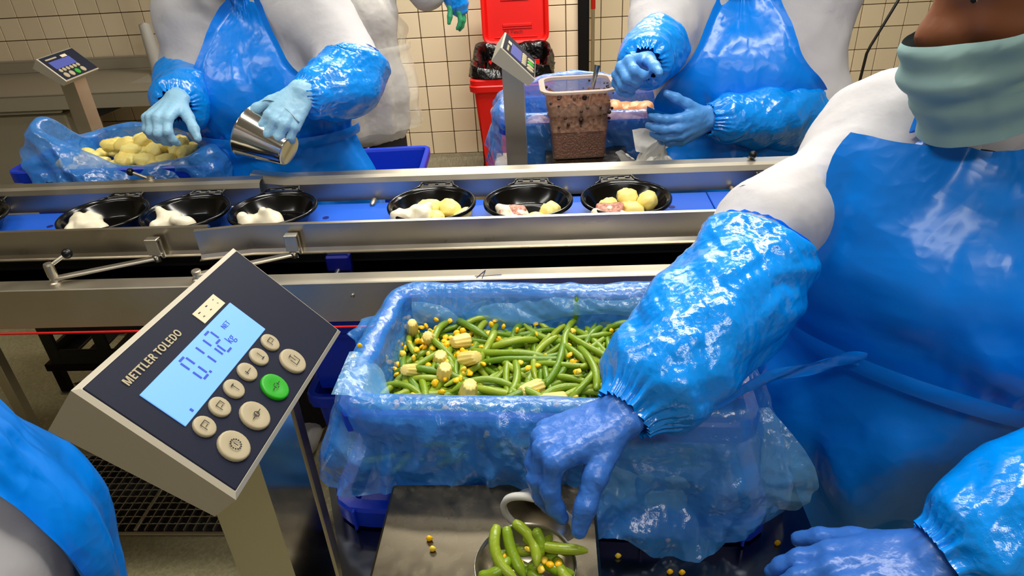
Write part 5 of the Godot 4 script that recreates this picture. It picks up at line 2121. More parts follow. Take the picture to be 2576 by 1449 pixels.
func glove(parent: Node3D, wr: Vector3, fore: Vector3, dir: Vector3, lat0: Vector3, right_hand: bool, curls: Array, thumb: Array, m: Material, cell := 0.0034, size := 1.0, spread := 1.0) -> void:
	# wr wrist, fore the forearm's direction, dir towards the knuckles, lat0 towards the thumb's side; curls per finger [mcp, pip, dip]
	dir = dir.normalized()
	var lat := (lat0 - dir * lat0.dot(dir)).normalized()
	var pn := dir.cross(lat) * (-1.0 if right_hand else 1.0)
	var b := Body.new()
	b.k = 0.0065 * size
	var S := size
	b.bone(wr - fore.normalized() * 0.085, wr, 0.032 * S, 0.027 * S)
	var offs: Array[float] = [0.031, 0.0105, -0.0110, -0.0310]
	var reach := [0.090, 0.095, 0.091, 0.082]
	var lens := [0.072, 0.080, 0.074, 0.058]
	var rads := [0.0098, 0.0100, 0.0096, 0.0086]
	for i in 4:
		var w0: Vector3 = wr + lat * offs[i] * 0.55 * S
		var mc: Vector3 = wr + (dir * reach[i] + lat * offs[i] - pn * (0.006 if i in [1, 2] else 0.0)) * S
		b.bone(w0, mc, 0.0155 * S, 0.0125 * S)
		if i < 3:
			var m2: Vector3 = wr + (dir * reach[i + 1] * 0.85 + lat * (offs[i] + offs[i + 1]) * 0.5) * S
			b.bone(w0, m2, 0.015 * S, 0.011 * S)
		var fd: Vector3 = (dir + lat * offs[i] * 4.0 * spread).normalized()
		var a := 0.0
		var p := mc
		var L: float = lens[i] * S
		for j in 3:
			a += curls[i][j]
			var d: Vector3 = fd * cos(a) + pn * sin(a)
			var q: Vector3 = p + d * L * [0.46, 0.30, 0.24][j]
			var r0: float = rads[i] * S * [1.08, 1.0, 0.93][j]
			var r1: float = rads[i] * S * [1.02, 0.94, 0.80][j]
			b.bone(p, q, r0, r1)
			p = q
	# thumb: thumb = [out along lat, towards palm, bend]
	var t0: Vector3 = wr + (dir * 0.022 + lat * 0.022 + pn * 0.006) * S
	var td: Vector3 = (dir * 0.75 + lat * thumb[0] + pn * thumb[1]).normalized()
	var t1: Vector3 = t0 + td * 0.046 * S
	var ax := (pn - lat * 0.5).normalized()
	var td2: Vector3 = (td + ax * thumb[2]).normalized()
	var t2: Vector3 = t1 + td2 * 0.034 * S
	var td3: Vector3 = (td2 + ax * thumb[2] * 0.8).normalized()
	b.bone(t0, t1, 0.0165 * S, 0.0130 * S)
	b.bone(t1, t2, 0.0122 * S, 0.0112 * S)
	b.bone(t2, t2 + td3 * 0.026 * S, 0.0112 * S, 0.0088 * S)
	b.bone(t0, wr + (dir * 0.07 + lat * 0.028) * S, 0.015 * S, 0.012 * S)
	var mb := MB.new()
	b.build(mb, cell * size, noise(int(wr.x * 991.0), 45.0, FastNoiseLite.TYPE_SIMPLEX_SMOOTH, FastNoiseLite.FRACTAL_RIDGED, 2), 0.0009)
	part("glove", mb, m, parent)


func sleeve_cover(parent: Node3D, path: Array, radii: Array, seed_: int, m: Material, amp := 0.012) -> void:
	var pts := sp(path, 12)
	var n := pts.size()
	var nu := 110
	var n1 := Facet.new(seed_, 9.0, 6, 0.03, 1.5)
	var n3 := noise(seed_ + 2, 5.0)
	var up := Vector3.UP
	var rows := 90
	var p := PackedVector3Array()
	p.resize(nu * rows)
	for j in rows:
		var t := float(j) / (rows - 1)
		var fi := t * (n - 1)
		var i0 := mini(int(fi), n - 2)
		var c := pts[i0].lerp(pts[i0 + 1], fi - i0)
		var d := (pts[mini(i0 + 2, n - 1)] - pts[maxi(i0 - 1, 0)]).normalized()
		var s := d.cross(up).normalized()
		up = s.cross(d).normalized()
		var ri := t * (radii.size() - 1)
		var k0 := mini(int(ri), radii.size() - 2)
		var r: float = lerpf(radii[k0], radii[k0 + 1], smoothstep(0.0, 1.0, ri - k0))
		var gather := exp(-pow((t - 0.03) / 0.035, 2.0)) + smoothstep(0.86, 0.95, t)
		for i in nu:
			var a := TAU * i / nu
			var o := s * cos(a) + up * sin(a)
			var w := c + o * r
			var along := 1.0 - minf(gather, 1.0) * 0.6
			var e := amp * along * (0.40 * n1.at(w) + 1.0 * n3.get_noise_3dv(w)) + 0.0035 * gather * sin(a * 21.0 + 3.0 * sin(a * 4.0))
			p[i * rows + j] = c + o * (r * (1.0 - 0.22 * gather) + e)
	var b := MB.new()
	b.grid(p, nu, rows, true, false, true)
	part("sleeve_cover", b, m, parent)


func torso_body(c: Dictionary, grow := 0.0) -> Body:
	var f: Vector3 = c.f
	var r: Vector3 = f.cross(Vector3.UP).normalized()
	var w: float = c.get("w", 1.0)
	var b := Body.new()
	b.k = 0.07
	for s in [-1.0, 1.0]:
		b.bone(c.pelvis + r * s * 0.075 * w, c.chest + r * s * 0.080 * w, (0.128 + grow) * w, (0.118 + grow) * w)
		b.bone(c.chest + r * s * 0.080 * w, c.neck - Vector3.UP * 0.075 + r * s * 0.09, (0.118 + grow) * w, 0.075 + grow)
		var hem: Vector3 = c.pelvis + Vector3.UP * (c.hem - c.pelvis.y)
		b.bone(c.pelvis + r * s * 0.075 * w, hem + r * s * 0.08 * w, (0.128 + grow) * w, (0.135 + grow) * w)
	b.bone(c.pelvis + f * 0.035 + Vector3.UP * 0.08, c.pelvis + f * 0.03 + Vector3.UP * 0.18, (0.12 + grow) * w, (0.11 + grow) * w)
	return b


func cast(b: Body, list: PackedInt32Array, from: Vector3, d: Vector3, off: float, lim := 0.56) -> Vector3:
	var p := from
	var gone := 0.0
	for i in 14:
		var e := b.dist(p, list) - off
		if e < 0.0015 or gone > lim:
			break
		p += d * minf(e * 0.95, 0.2)
		gone += minf(e * 0.95, 0.2)
	return p


func apron(parent: Node3D, c: Dictionary, tb: Body, y_top: float, y_bot: float, y_waist: float, ang: Array, m: Material, seed_: int, nm := "apron", off0 := 0.010) -> void:
	# ang: half angles at top, armpit, waist, hem (left of the wearer, right of the wearer)
	var f: Vector3 = c.f
	var r: Vector3 = f.cross(Vector3.UP).normalized()
	var list := tb.all()
	var n1 := Facet.new(seed_, 3.2, 4, 0.10, 1.6)
	var n2 := noise(seed_ + 1, 2.2)
	var nu := 72
	var nv := 84
	var p := PackedVector3Array()
	var axis := func(y: float) -> Vector3:
		var t: float = clampf((y - c.pelvis.y) / (c.chest.y - c.pelvis.y), -0.3, 1.5)
		var q: Vector3 = c.pelvis.lerp(c.chest, clampf(t, 0.0, 1.3))
		return V(q.x, y, q.z)
	for i in nu:
		var s := float(i) / (nu - 1) * 2.0 - 1.0
		for j in nv:
			var t := float(j) / (nv - 1)
			var y := lerpf(y_top, y_bot, t)
			var tw := (y_top - y_waist) / (y_top - y_bot)
			var am: float
			if t < tw * 0.5:
				am = lerpf(ang[0], ang[1], smoothstep(0, 1, t / (tw * 0.5)))
			elif t < tw:
				am = lerpf(ang[1], ang[2], smoothstep(0, 1, (t - tw * 0.5) / (tw * 0.5)))
			else:
				am = lerpf(ang[2], ang[3], (t - tw) / (1.0 - tw))
			var a := am * s * (float(c.get("right_cut", 1.0)) if s > 0 else 1.0)
			# the upper edge dips in the middle
			var yy := y - float(c.get("dip", 0.03)) * (1.0 - s * s) * exp(-t * 9.0)
			var d := f * cos(a) + r * sin(a)
			var A: Vector3 = axis.call(yy)
			var o := off0
			var dw := (y - y_waist)
			var cinch := exp(-pow(dw / 0.03, 2.0))
			if y < y_waist:
				o += (0.012 + 0.014 * sin(a * 9.0 + 2.0 * n2.get_noise_2d(a * 0.4, y * 0.4))) * smoothstep(0.0, 0.22, -dw)
			else:
				o += 0.016 * smoothstep(0.0, 0.10, dw) * (1.0 - smoothstep(0.12, 0.28, dw)) * (1.0 - absf(s) * 0.5)
			var w := A + d * 0.2
			o += 0.022 * (1.0 - 0.7 * cinch) * (n1.at(V(w.x + w.y * 0.4, w.y * 0.5, w.z)) * 0.22 + 0.8 * n2.get_noise_3dv(w * 1.3)) + 0.003 * cinch * sin(a * 40.0)
			o = maxf(o, 0.010) + float(c.get("bulge", 0.0)) * smoothstep(0.35, 1.0, s) * (1.0 - 0.85 * smoothstep(0.0, tw * 0.5, t)) * (1.0 - smoothstep(tw * 0.6, tw, t))
			if absf(s) > 0.93:
				o += 0.010 * (absf(s) - 0.93) / 0.07 * (1.0 - cinch)
			p.append(cast(tb, list, A + d * 0.6, -d, o))
	var b := MB.new()
	b.grid(p, nu, nv, false, false)
	var ap := part(nm, b, m, parent)
	if not c.get("straps", true):
		return
	# waist tie
	p = PackedVector3Array()
	for i in 48:
		var s := i / 47.0 * 2.0 - 1.0
		var a: float = ang[2] * 1.02 * s * (float(c.get("right_cut", 1.0)) if s > 0 else 1.0)
		var d := f * cos(a) + r * sin(a)
		for q in [-0.013, 0.0, 0.013]:
			var A: Vector3 = axis.call(y_waist + q + 0.012 * s)
			p.append(cast(tb, list, A + d * 0.6, -d, off0 + 0.020 - absf(q) * 0.2))
	b = MB.new()
	b.grid(p, 48, 3, false, false, true)
	part("waist_tie", b, m, ap)
	# neck straps
	for s in ([-1.0, 1.0] if c.get("straps", true) else []):
		var a: float = ang[0] * s * 0.97 * (float(c.get("right_cut", 1.0)) if s > 0 else 1.0)
		var d := f * cos(a) + r * sin(a)
		var A: Vector3 = axis.call(y_top)
		var st := cast(tb, list, A + d * 0.6, -d, off0 + 0.004)
		var en: Vector3 = c.neck + r * s * 0.062 + Vector3.UP * 0.012 - f * 0.02
		var mid := st.lerp(en, 0.5)
		var out: Vector3 = (mid - c.chest)
		mid = cast(tb, list, mid + V(out.x, 0.6, out.z).normalized() * 0.3, -V(out.x, 0.6, out.z).normalized(), 0.012)
		var path := sp([st - Vector3.UP * 0.02, st, mid, en, c.neck - f * 0.085 + Vector3.UP * 0.01], 6)
		p = PackedVector3Array()
		for j in path.size():
			var tt := (path[mini(j + 1, path.size() - 1)] - path[maxi(j - 1, 0)]).normalized()
			var side := tt.cross((path[j] - c.chest).normalized()).normalized()
			var wd := 0.022 * (1.0 - 0.5 * j / path.size())
			for q in [-1.0, -0.3, 0.3, 1.0]:
				p.append(path[j] + side * wd * q + (path[j] - c.chest).normalized() * (0.004 * sin(q * 5.0 + j * 0.7)))
		b = MB.new()
		b.grid(p, path.size(), 4, false, false)
		part("neck_strap", b, m, ap)


func person(c: Dictionary) -> Node3D:
	var o := thing("person", c.label, "person")
	var f: Vector3 = c.f
	var r: Vector3 = f.cross(Vector3.UP).normalized()
	var skin: Material = M[c.get("skin", "skin_light")]
	var w: float = c.get("w", 1.0)
	# the body: one surface from feet to crown
	var bd := Body.new()
	bd.k = 0.05
	for s in [-1.0, 1.0]:
		bd.bone(c.pelvis + r * s * 0.07, c.chest + r * s * 0.075, 0.105, 0.10)
		bd.bone(c.chest + r * s * 0.075, c.neck - Vector3.UP * 0.08 + r * s * 0.08, 0.10, 0.055)
		var foot: Vector3 = V(c.pelvis.x, 0, c.pelvis.z) + r * s * 0.11 + f * 0.02
		var hip: Vector3 = c.pelvis + r * s * 0.085 - Vector3.UP * 0.03
		var knee: Vector3 = hip.lerp(foot + Vector3.UP * 0.08, 0.5) + f * 0.03
		bd.chain([hip, knee, foot + Vector3.UP * 0.09], [0.08, 0.055, 0.04])
		bd.bone(foot + Vector3.UP * 0.06, foot + f * 0.13 + Vector3.UP * 0.03, 0.04, 0.03)
	bd.bone(c.neck - Vector3.UP * 0.05, c.head - Vector3.UP * 0.05 - c.hf * 0.02, 0.058, 0.055)
	for sd in ["R", "L"]:
		bd.chain([c["sh" + sd], c["el" + sd], c["el" + sd].lerp(c["wr" + sd], 0.72)], [0.042, 0.036, 0.02])
	var mb := MB.new()
	bd.build(mb, 0.022)
	var hb := head_body(c.head, c.hf, Vector3.UP)
	hb.build(mb, 0.0058 if c.get("near", false) else 0.008)
	var body := part("body", mb, skin, o)
	# eyes
	var hr: Vector3 = c.hf.cross(Vector3.UP).normalized()
	var hu: Vector3 = hr.cross(c.hf).normalized()
	for s in [-1.0, 1.0]:
		mb = MB.new()
		mb.ball(c.head + hu * 0.008 + c.hf * 0.084 + hr * s * 0.032, V(0.012, 0.012, 0.012), 12, 8)
		part("eye", mb, M["eye_white"], body)
		mb = MB.new()
		mb.ball(c.head + hu * 0.008 + c.hf * 0.0925 + hr * s * 0.032, V(0.0055, 0.0055, 0.0055), 10, 7)
		part("iris", mb, M["cloth_dark"], body)
	# hair net
	var hlist := hb.all()
	var p := PackedVector3Array()
	for i in 40:
		for j in 14:
			var a := TAU * i / 40.0
			var e := lerpf(0.32, PI * 0.5, j / 13.0) + 0.25 * cos(a) * (1.0 - j / 13.0)
			var d: Vector3 = (c.hf * cos(a) + hr * sin(a)) * cos(e) + hu * sin(e)
			p.append(cast(hb, hlist, c.head + d * 0.3, -d, 0.010 + 0.003 * sin(i * 1.9)))
	mb = MB.new()
	mb.grid(p, 40, 14, true, false)
	part("hair_net", mb, M["hair_net"], o)
	if c.has("mask"):
		p = PackedVector3Array()
		for i in 44:
			var s := i / 43.0 * 2.0 - 1.0
			for j in 30:
				var t := j / 29.0
				var e := lerpf(c.mask[0], c.mask[1], t) + 0.02 * s * s
				var a := s * lerpf(1.15, 1.0, t)
				var ctr: Vector3 = c.head + hu * e - c.hf * 0.0
				var d: Vector3 = c.hf * cos(a) + hr * sin(a)
				var off := 0.010 + 0.012 * cos(s * 1.5) * sin(t * PI) + 0.0022 * sin(t * 20.0) + 0.016 * t * cos(s * 1.4)
				var hit: Vector3 = cast(hb, hlist, ctr + d * 0.32, -d, off, 0.27)
				if t > 0.5:
					var e2: float = lerpf(c.mask[0], c.mask[1], 0.5) + 0.02 * s * s
					var ref: Vector3 = cast(hb, hlist, c.head + hu * e2 + d * 0.32, -d, 0.022, 0.27)
					var keep: float = (ref - (c.head + hu * e2)).dot(d) * (1.0 - 0.22 * (t - 0.5))
					hit = ctr + d * (maxf(keep, (hit - ctr).dot(d) if absf(s) < 0.5 else keep) + 0.0022 * sin(t * 20.0))
				p.append(hit)
		mb = MB.new()
		mb.grid(p, 44, 30, false, false)
		part("face_mask", mb, M["mask_green"], o)
	# trousers and shoes
	for s in [-1.0, 1.0]:
		var foot: Vector3 = V(c.pelvis.x, 0, c.pelvis.z) + r * s * 0.11 + f * 0.02
		var hip: Vector3 = c.pelvis + r * s * 0.085 - Vector3.UP * 0.03
		var knee: Vector3 = hip.lerp(foot + Vector3.UP * 0.08, 0.5) + f * 0.03
		mb = MB.new()
		mb.tube(sp([hip, knee, foot + Vector3.UP * 0.05], 8), PackedFloat32Array([0.10, 0.098, 0.096, 0.094, 0.09, 0.087, 0.084, 0.082, 0.08, 0.078, 0.077, 0.076, 0.076, 0.077, 0.078, 0.079, 0.08]), 20)
		part("trouser_leg", mb, M["trousers_dark"], o)
		var sb := Body.new()
		sb.k = 0.02
		sb.bone(foot + Vector3.UP * 0.05 - f * 0.05, foot + f * 0.14 + Vector3.UP * 0.040, 0.050, 0.040)
		sb.bone(foot + Vector3.UP * 0.08, foot + Vector3.UP * 0.10, 0.055)
		mb = MB.new()
		sb.build(mb, 0.012)
		part("shoe", mb, M["white_plastic"], o)
	# coat
	var cb := torso_body(c, 0.0)
	var aw: float = c.get("aw", 1.0)
	for sd in ["R", "L"]:
		cb.bone(c["sh" + sd].lerp(c.neck, 0.55) - Vector3.UP * 0.02, c["sh" + sd], 0.062, 0.074 * aw)
		cb.chain([c["sh" + sd], c["el" + sd], c["el" + sd].lerp(c["wr" + sd], 0.4)], [0.078 * aw, 0.058 * aw, 0.044])
	mb = MB.new()
	cb.build(mb, c.get("cell", 0.014), noise(c.seed, 4.5, FastNoiseLite.TYPE_SIMPLEX_SMOOTH, FastNoiseLite.FRACTAL_FBM, 3), 0.014, Facet.new(c.seed, 4.5, 4, 0.09, 1.6), 0.0032)
	var coat := part("coat", mb, M["coat_white"], o)
	# open collar: a dark shirt in the notch, a lapel on either side, all lying on the chest
	var tb := torso_body(c, 0.0)
	var tl := tb.all()
	var lay := func(y: float, a: float, off: float) -> Vector3:
		var k: float = clampf((y - c.pelvis.y) / (c.chest.y - c.pelvis.y), 0.0, 1.3)
		var q: Vector3 = c.pelvis.lerp(c.chest, k)
		var d: Vector3 = f * cos(a) + r * sin(a)
		return cast(tb, tl, V(q.x, y, q.z) + d * 0.5, -d, off, 0.49)
	p = PackedVector3Array()
	for i in 13:
		for j in 12:
			var t := j / 11.0
			p.append(lay.call(c.neck.y - 0.045 - 0.125 * t, (i / 6.0 - 1.0) * lerpf(0.50, 0.05, t), 0.006))
	mb = MB.new()
	mb.grid(p, 13, 12, false, false)
	part("shirt", mb, M["cloth_dark"], o, "dark shirt at the open collar")
	for s in [-1.0, 1.0]:
		p = PackedVector3Array()
		for i in 8:
			for j in 14:
				var t := j / 13.0
				var v := i / 7.0
				var a: float = s * (lerpf(0.40, 0.04, t) + v * lerpf(0.42, 0.10, t))
				p.append(lay.call(c.neck.y - 0.040 - 0.125 * t - 0.012 * v, a, 0.007 + 0.004 * sin(v * 2.6)))
		mb = MB.new()
		mb.grid(p, 8, 14, false, false, s < 0)
		part("lapel", mb, M["coat_white"], coat)
	p = PackedVector3Array()
	for i in 30:
		var a := 0.75 + (TAU - 1.5) * i / 29.0
		var d: Vector3 = f * cos(a) + r * sin(a)
		for j in 5:
			var t := j / 4.0
			p.append(c.neck - Vector3.UP * 0.045 + d * lerpf(0.092, 0.070, t) + Vector3.UP * (0.055 * t))
	mb = MB.new()
	mb.grid(p, 30, 5, false, false, true)
	part("stand_collar", mb, M["coat_white"], coat)
	return o


func people() -> void:
	# ---- left worker, pouring from a steel beaker
	var c := {"label": "person in white coat and blue apron tipping a steel beaker beside the potato crate", "f": V(0.06, 0, 1).normalized(), "seed": 11,
		"pelvis": V(-0.755, 0.88, -1.865), "chest": V(-0.772, 1.19, -1.86), "neck": V(-0.800, 1.435, -1.89), "head": V(-0.80, 1.60, -1.85), "hf": V(0.05, -0.25, 1).normalized(), "hem": 0.62, "dip": 0.02, "w": 0.95, "mask": [-0.03, -0.115],
		"shR": V(-0.93, 1.375, -1.885), "elR": V(-0.975, 1.225, -1.86), "wrR": V(-0.905, 1.215, -1.655),
		"shL": V(-0.60, 1.370, -1.865), "elL": V(-0.500, 1.245, -1.75), "wrL": V(-0.572, 1.225, -1.61), "aw": 1.1}
	var o := person(c)
	var tb := torso_body(c, 0.012)
	apron(o, c, tb, 1.492, 0.60, 1.085, [0.80, 0.72, 1.45, 1.5], M["apron_blue"], 31)
	sleeve_cover(o, [V(-0.985, 1.245, -1.865), V(-0.965, 1.215, -1.80), V(-0.925, 1.205, -1.70), V(-0.902, 1.214, -1.610)], [0.058, 0.080, 0.084, 0.080, 0.070, 0.046], 41, M["sleeve_blue"], 0.010)
	sleeve_cover(o, [V(-0.482, 1.290, -1.775), V(-0.495, 1.240, -1.73), V(-0.54, 1.226, -1.65), V(-0.588, 1.232, -1.583)], [0.062, 0.084, 0.086, 0.078, 0.062, 0.046], 43, M["sleeve_blue"])
	var bent := [[0.5, 0.7, 0.4], [0.6, 0.8, 0.5], [0.6, 0.8, 0.5], [0.6, 0.7, 0.4]]
	glove(o, V(-0.900, 1.226, -1.620), V(0.2, 0, 0.9), V(-0.14, -0.22, 0.90), V(1, 0.1, 0.1), true, [[0.7, 0.9, 0.5], [0.8, 1.0, 0.5], [0.8, 1.0, 0.5], [0.8, 0.9, 0.5]], [0.75, 0.35, 0.3], M["glove_pale"], 0.0042)
	glove(o, V(-0.575, 1.240, -1.585), V(-0.6, 0, 0.7), V(-0.42, -0.50, 0.55), V(-0.75, 0.5, -0.1), false, [[0.5, 1.0, 0.6], [0.5, 1.1, 0.6], [0.5, 1.1, 0.6], [0.5, 1.0, 0.6]], [0.55, 0.1, 0.15], M["glove_pale"], 0.0042)
	beaker()

	# ---- right worker behind the line
	c = {"label": "person in white coat and blue apron holding out both gloves by the brown tub", "f": V(-0.12, 0, 1).normalized(), "seed": 12,
		"pelvis": V(0.50, 0.87, -1.90), "chest": V(0.495, 1.17, -1.90), "neck": V(0.492, 1.415, -1.93), "head": V(0.47, 1.58, -1.89), "hf": V(-0.15, -0.3, 1).normalized(), "hem": 0.60, "mask": [-0.03, -0.115],
		"shR": V(0.325, 1.36, -1.93), "elR": V(0.275, 1.275, -1.80), "wrR": V(0.222, 1.268, -1.63),
		"shL": V(0.685, 1.335, -1.93), "elL": V(0.70, 1.09, -1.83), "wrL": V(0.40, 1.125, -1.68), "aw": 1.2}
	o = person(c)
	tb = torso_body(c, 0.012)
	apron(o, c, tb, 1.445, 0.60, 1.075, [0.80, 0.70, 1.22, 1.35], M["apron_blue"], 51)
	sleeve_cover(o, [V(0.288, 1.282, -1.80), V(0.258, 1.265, -1.74), V(0.230, 1.262, -1.68), V(0.212, 1.266, -1.600)], [0.056, 0.074, 0.076, 0.072, 0.064, 0.044], 61, M["sleeve_blue"], 0.008)
	sleeve_cover(o, [V(0.700, 1.085, -1.83), V(0.62, 1.085, -1.78), V(0.50, 1.100, -1.71), V(0.380, 1.110, -1.672)], [0.064, 0.084, 0.088, 0.078, 0.064, 0.046], 63, M["sleeve_blue"])
	glove(o, V(0.212, 1.262, -1.605), V(-0.25, 0, 0.9), V(-0.50, 0.02, 0.62), V(0.4, 0.75, 0.3), true, [[1.0, 1.2, 0.7], [1.05, 1.3, 0.7], [1.1, 1.3, 0.7], [1.1, 1.2, 0.7]], [0.5, 0.5, 0.3], M["glove_mid"], 0.0042)
	glove(o, V(0.380, 1.112, -1.672), V(-0.9, 0.1, 0.15), V(-0.82, -0.12, 0.52), V(0.05, 1, 0.1), false, [[0.4, 0.5, 0.3], [0.5, 0.55, 0.3], [0.55, 0.6, 0.3], [0.6, 0.6, 0.3]], [0.65, 0.2, 0.15], M["glove_mid"], 0.0042)

	# ---- masked worker at the right, nearest to the crate
	c = {"label": "masked person in white coat and blue apron scooping beans from the near crate", "f": V(-0.55, 0, 0.83).normalized(), "seed": 13, "near": true, "skin": "skin_brown", "cell": 0.011,
		"pelvis": V(0.575, 0.88, -0.86), "chest": V(0.555, 1.17, -0.845), "neck": V(0.585, 1.405, -0.85), "head": V(0.520, 1.507, -0.80), "hf": V(-0.985, -0.15, 0.06).normalized(), "hem": 0.60, "mask": [-0.034, -0.150], "w": 1.12, "bulge": 0.050, "dip": 0.02,
		"shR": V(0.450, 1.290, -0.935), "elR": V(0.265, 1.240, -0.808), "wrR": V(0.080, 1.118, -0.597),
		"shL": V(0.745, 1.325, -0.76), "elL": V(0.60, 1.12, -0.50), "wrL": V(0.360, 1.035, -0.475), "aw": 0.80}
	o = person(c)
	tb = torso_body(c, 0.012)
	apron(o, c, tb, 1.352, 0.58, 1.06, [0.82, 0.72, 1.05, 1.35], M["apron_blue"], 71)
	sleeve_cover(o, [V(0.258, 1.214, -0.782), V(0.228, 1.190, -0.744), V(0.155, 1.150, -0.672), V(0.072, 1.110, -0.590)], [0.078, 0.080, 0.084, 0.080, 0.072, 0.046], 81, M["sleeve_blue"], 0.014)
	# loose end of the waist tie lying over the sleeve
	var tp := sp([V(0.385, 1.085, -0.72), V(0.320, 1.105, -0.685), V(0.245, 1.105, -0.655), V(0.175, 1.085, -0.635)], 8)
	var tq := PackedVector3Array()
	for j in tp.size():
		for q in [-1.0, -0.3, 0.4, 1.0]:
			tq.append(tp[j] + V(0.1, 1.0, 0.3) * 0.013 * q + V(0, 0, 1) * 0.005 * sin(q * 3.0 + j * 0.5))
	var tm := MB.new()
	tm.grid(tq, tp.size(), 4)
	part("tie_end", tm, M["apron_blue"], o)
	sleeve_cover(o, [V(0.60, 1.13, -0.50), V(0.53, 1.095, -0.495), V(0.45, 1.060, -0.485), V(0.375, 1.022, -0.472)], [0.070, 0.080, 0.080, 0.074, 0.062, 0.046], 83, M["sleeve_blue"], 0.009)
	glove(o, V(0.070, 1.112, -0.590), V(-0.7, -0.25, 0.6), V(-0.86, -0.22, 0.28), V(0.50, 0.25, 0.80), true, [[1.05, 0.45, 0.2], [1.0, 0.5, 0.25], [0.95, 0.5, 0.25], [0.85, 0.5, 0.25]], [0.50, 0.45, 0.35], M["glove_blue"], 0.003, 1.0, 1.6)
	glove(o, V(0.372, 1.018, -0.474), V(-0.8, -0.2, 0.0), V(-0.93, -0.30, 0.02), V(0, 0.1, -1), false, [[0.2, 0.3, 0.2], [0.25, 0.35, 0.2], [0.3, 0.4, 0.2], [0.35, 0.4, 0.2]], [0.45, 0.1, 0.15], M["glove_blue"], 0.0034)

	# ---- person behind the left worker, reaching to the red bin
	c = {"label": "person in white coat under a clear film apron with dark trousers behind the left worker", "f": V(0.25, 0, 0.95).normalized(), "seed": 14,
		"pelvis": V(-0.845, 0.90, -3.02), "chest": V(-0.845, 1.22, -3.02), "neck": V(-0.84, 1.47, -3.04), "head": V(-0.81, 1.64, -3.0), "hf": V(0.5, -0.25, 0.8).normalized(), "hem": 0.76, "mask": [-0.03, -0.115],
		"shR": V(-1.03, 1.41, -3.0), "elR": V(-1.08, 1.16, -2.95), "wrR": V(-1.02, 0.98, -2.82),
		"shL": V(-0.66, 1.41, -3.06), "elL": V(-0.52, 1.265, -3.14), "wrL": V(-0.42, 1.262, -3.19)}
	o = person(c)
	tb = torso_body(c, 0.016)
	apron(o, c, tb, 1.42, 0.735, 1.08, [0.7, 0.9, 1.5, 1.5], M["film_clear"], 91, "film_apron", 0.014)
	glove(o, V(-0.425, 1.255, -3.185), V(0.8, 0, -0.4), V(0.45, -0.85, 0.1), V(-0.2, 0.1, 1), false, [[0.3, 0.5, 0.3], [0.35, 0.5, 0.3], [0.4, 0.5, 0.3], [0.4, 0.5, 0.3]], [0.4, 0.3, 0.2], M["glove_green"], 0.0055)
	sleeve_cover(o, [V(-0.43, 1.275, -3.18), V(-0.405, 1.235, -3.175), V(-0.392, 1.19, -3.172), V(-0.385, 1.150, -3.17)], [0.040, 0.052, 0.054, 0.050, 0.036, 0.012], 95, M["sleeve_blue"], 0.006)
	glove(o, V(-1.02, 0.98, -2.82), V(0.1, -0.8, 0.5), V(0.1, -0.9, 0.3), V(0.2, 0, 1), true, bent, [0.4, 0.3, 0.2], M["glove_green"], 0.006)

	# ---- person cut off at the lower left corner
	c = {"label": "person in blue apron over a white coat, cut off at the photo's lower left corner", "f": V(0.86, 0, -0.51).normalized(), "seed": 15,
		"pelvis": V(-0.80, 0.88, -0.52), "chest": V(-0.86, 1.20, -0.50), "neck": V(-0.88, 1.45, -0.49), "head": V(-0.86, 1.62, -0.51), "hf": V(0.85, -0.25, -0.5).normalized(), "hem": 0.55, "mask": [-0.03, -0.115],
		"shR": V(-0.82, 1.39, -0.33), "elR": V(-1.02, 1.16, -0.28), "wrR": V(-1.05, 0.93, -0.34),
		"shL": V(-1.0, 1.39, -0.66), "elL": V(-1.10, 1.15, -0.68), "wrL": V(-1.10, 0.93, -0.62), "right_cut": 0.42, "straps": false}
	o = person(c)
	tb = torso_body(c, 0.012)
	apron(o, c, tb, 1.38, 0.60, 1.08, [0.7, 0.8, 1.1, 1.1], M["apron_blue"], 111)
	glove(o, V(-1.05, 0.93, -0.34), V(0, -0.8, -0.4), V(0.1, -0.9, -0.3), V(0.9, 0, -0.4), true, bent, [0.4, 0.3, 0.2], M["glove_pale"], 0.006)
	glove(o, V(-1.10, 0.93, -0.62), V(0, -0.8, 0.1), V(0, -0.9, 0.1), V(0.7, 0.2, 0.4), false, bent, [0.4, 0.3, 0.2], M["glove_pale"], 0.006)


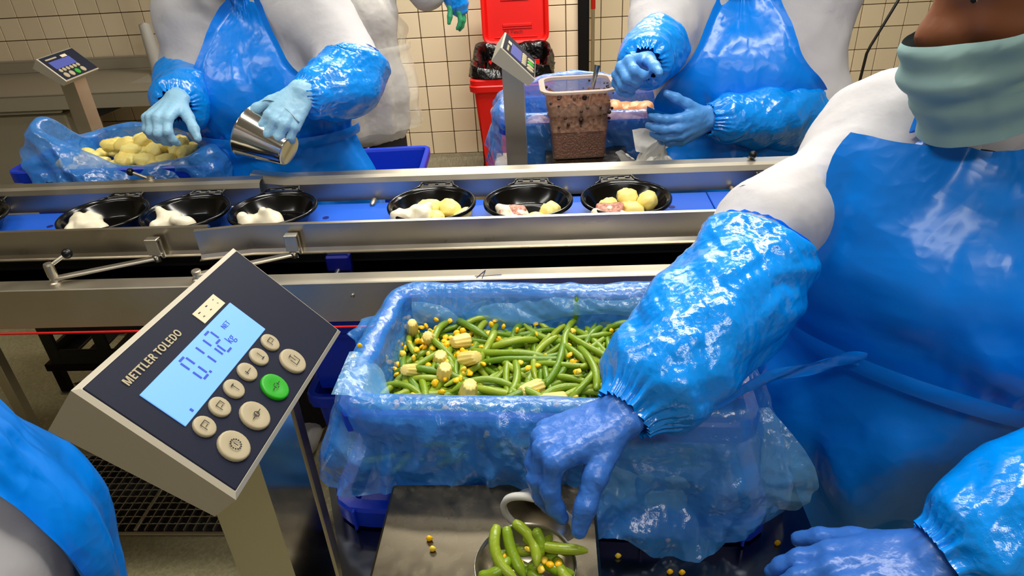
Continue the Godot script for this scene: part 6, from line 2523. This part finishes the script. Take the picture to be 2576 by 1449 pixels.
func beaker() -> void:
	var m0 := V(-0.712, 1.160, -1.560)
	var m1 := V(-0.616, 1.118, -1.530)
	var d := (m0 - m1).normalized()
	var o := thing("beaker", "shiny conical steel beaker held tipped in the left worker's pale glove", "cup", m1)
	o.basis = basis_y(d)
	var L := (m0 - m1).length()
	var b := MB.new()
	b.lathe(PackedVector2Array([Vector2(0, 0), Vector2(0.035, 0), Vector2(0.038, 0.003), Vector2(0.0640, L), Vector2(0.0660, L + 0.001), Vector2(0.0655, L + 0.003), Vector2(0.0625, L + 0.002), Vector2(0.0365, 0.004), Vector2(0, 0.003)]), 56)
	part("cup", b, M["steel_mirror"], o)
	# strap handle on the side towards the hand
	var inv := o.transform.affine_inverse()
	var hd: Vector3 = inv * V(-0.625, 1.205, -1.545)
	hd.y = 0
	hd = hd.normalized()
	var path := sp([hd * 0.058 + V(0, L * 0.80, 0), hd * 0.085 + V(0, L * 0.82, 0), hd * 0.098 + V(0, L * 0.55, 0), hd * 0.092 + V(0, L * 0.15, 0), hd * 0.078 + V(0, -0.01, 0)], 6)
	var side := hd.cross(Vector3.UP)
	var p := PackedVector3Array()
	for j in path.size():
		for q in [-0.009, 0.009]:
			p.append(path[j] + side * q)
	b = MB.new()
	b.grid(p, path.size(), 2, false, false)
	part("handle", b, M["steel_mirror"], o)


func _ready() -> void:
	rng.seed = 7
	materials()
	camera_and_light()
	room()
	drain()
	sink_bench()
	conveyor()
	bowls_and_food()
	bench_scale("stainless bench scale with a lit blue display in the foreground", V(-0.2675, 1.2985, -0.4537), 1.17, true, true, [-0.2195, 0.0435, -0.3, -0.641, 0.955], 0.234, 0.1297)
	bench_scale("bench scale seen edge on, carrying the brown mince tub", V(-0.077, 1.259, -1.788), 1.0, false, false, [-0.021, 0.206, -1.714, -1.92, 0.982])
	bench_scale("bench scale at the far left with a dim blue display", V(-1.707, 1.168, -2.437), 1.0, false, false, [-1.65, -1.42, -2.363, -2.57, 0.895])
	red_bin()
	background_things()
	foreground()
	people()
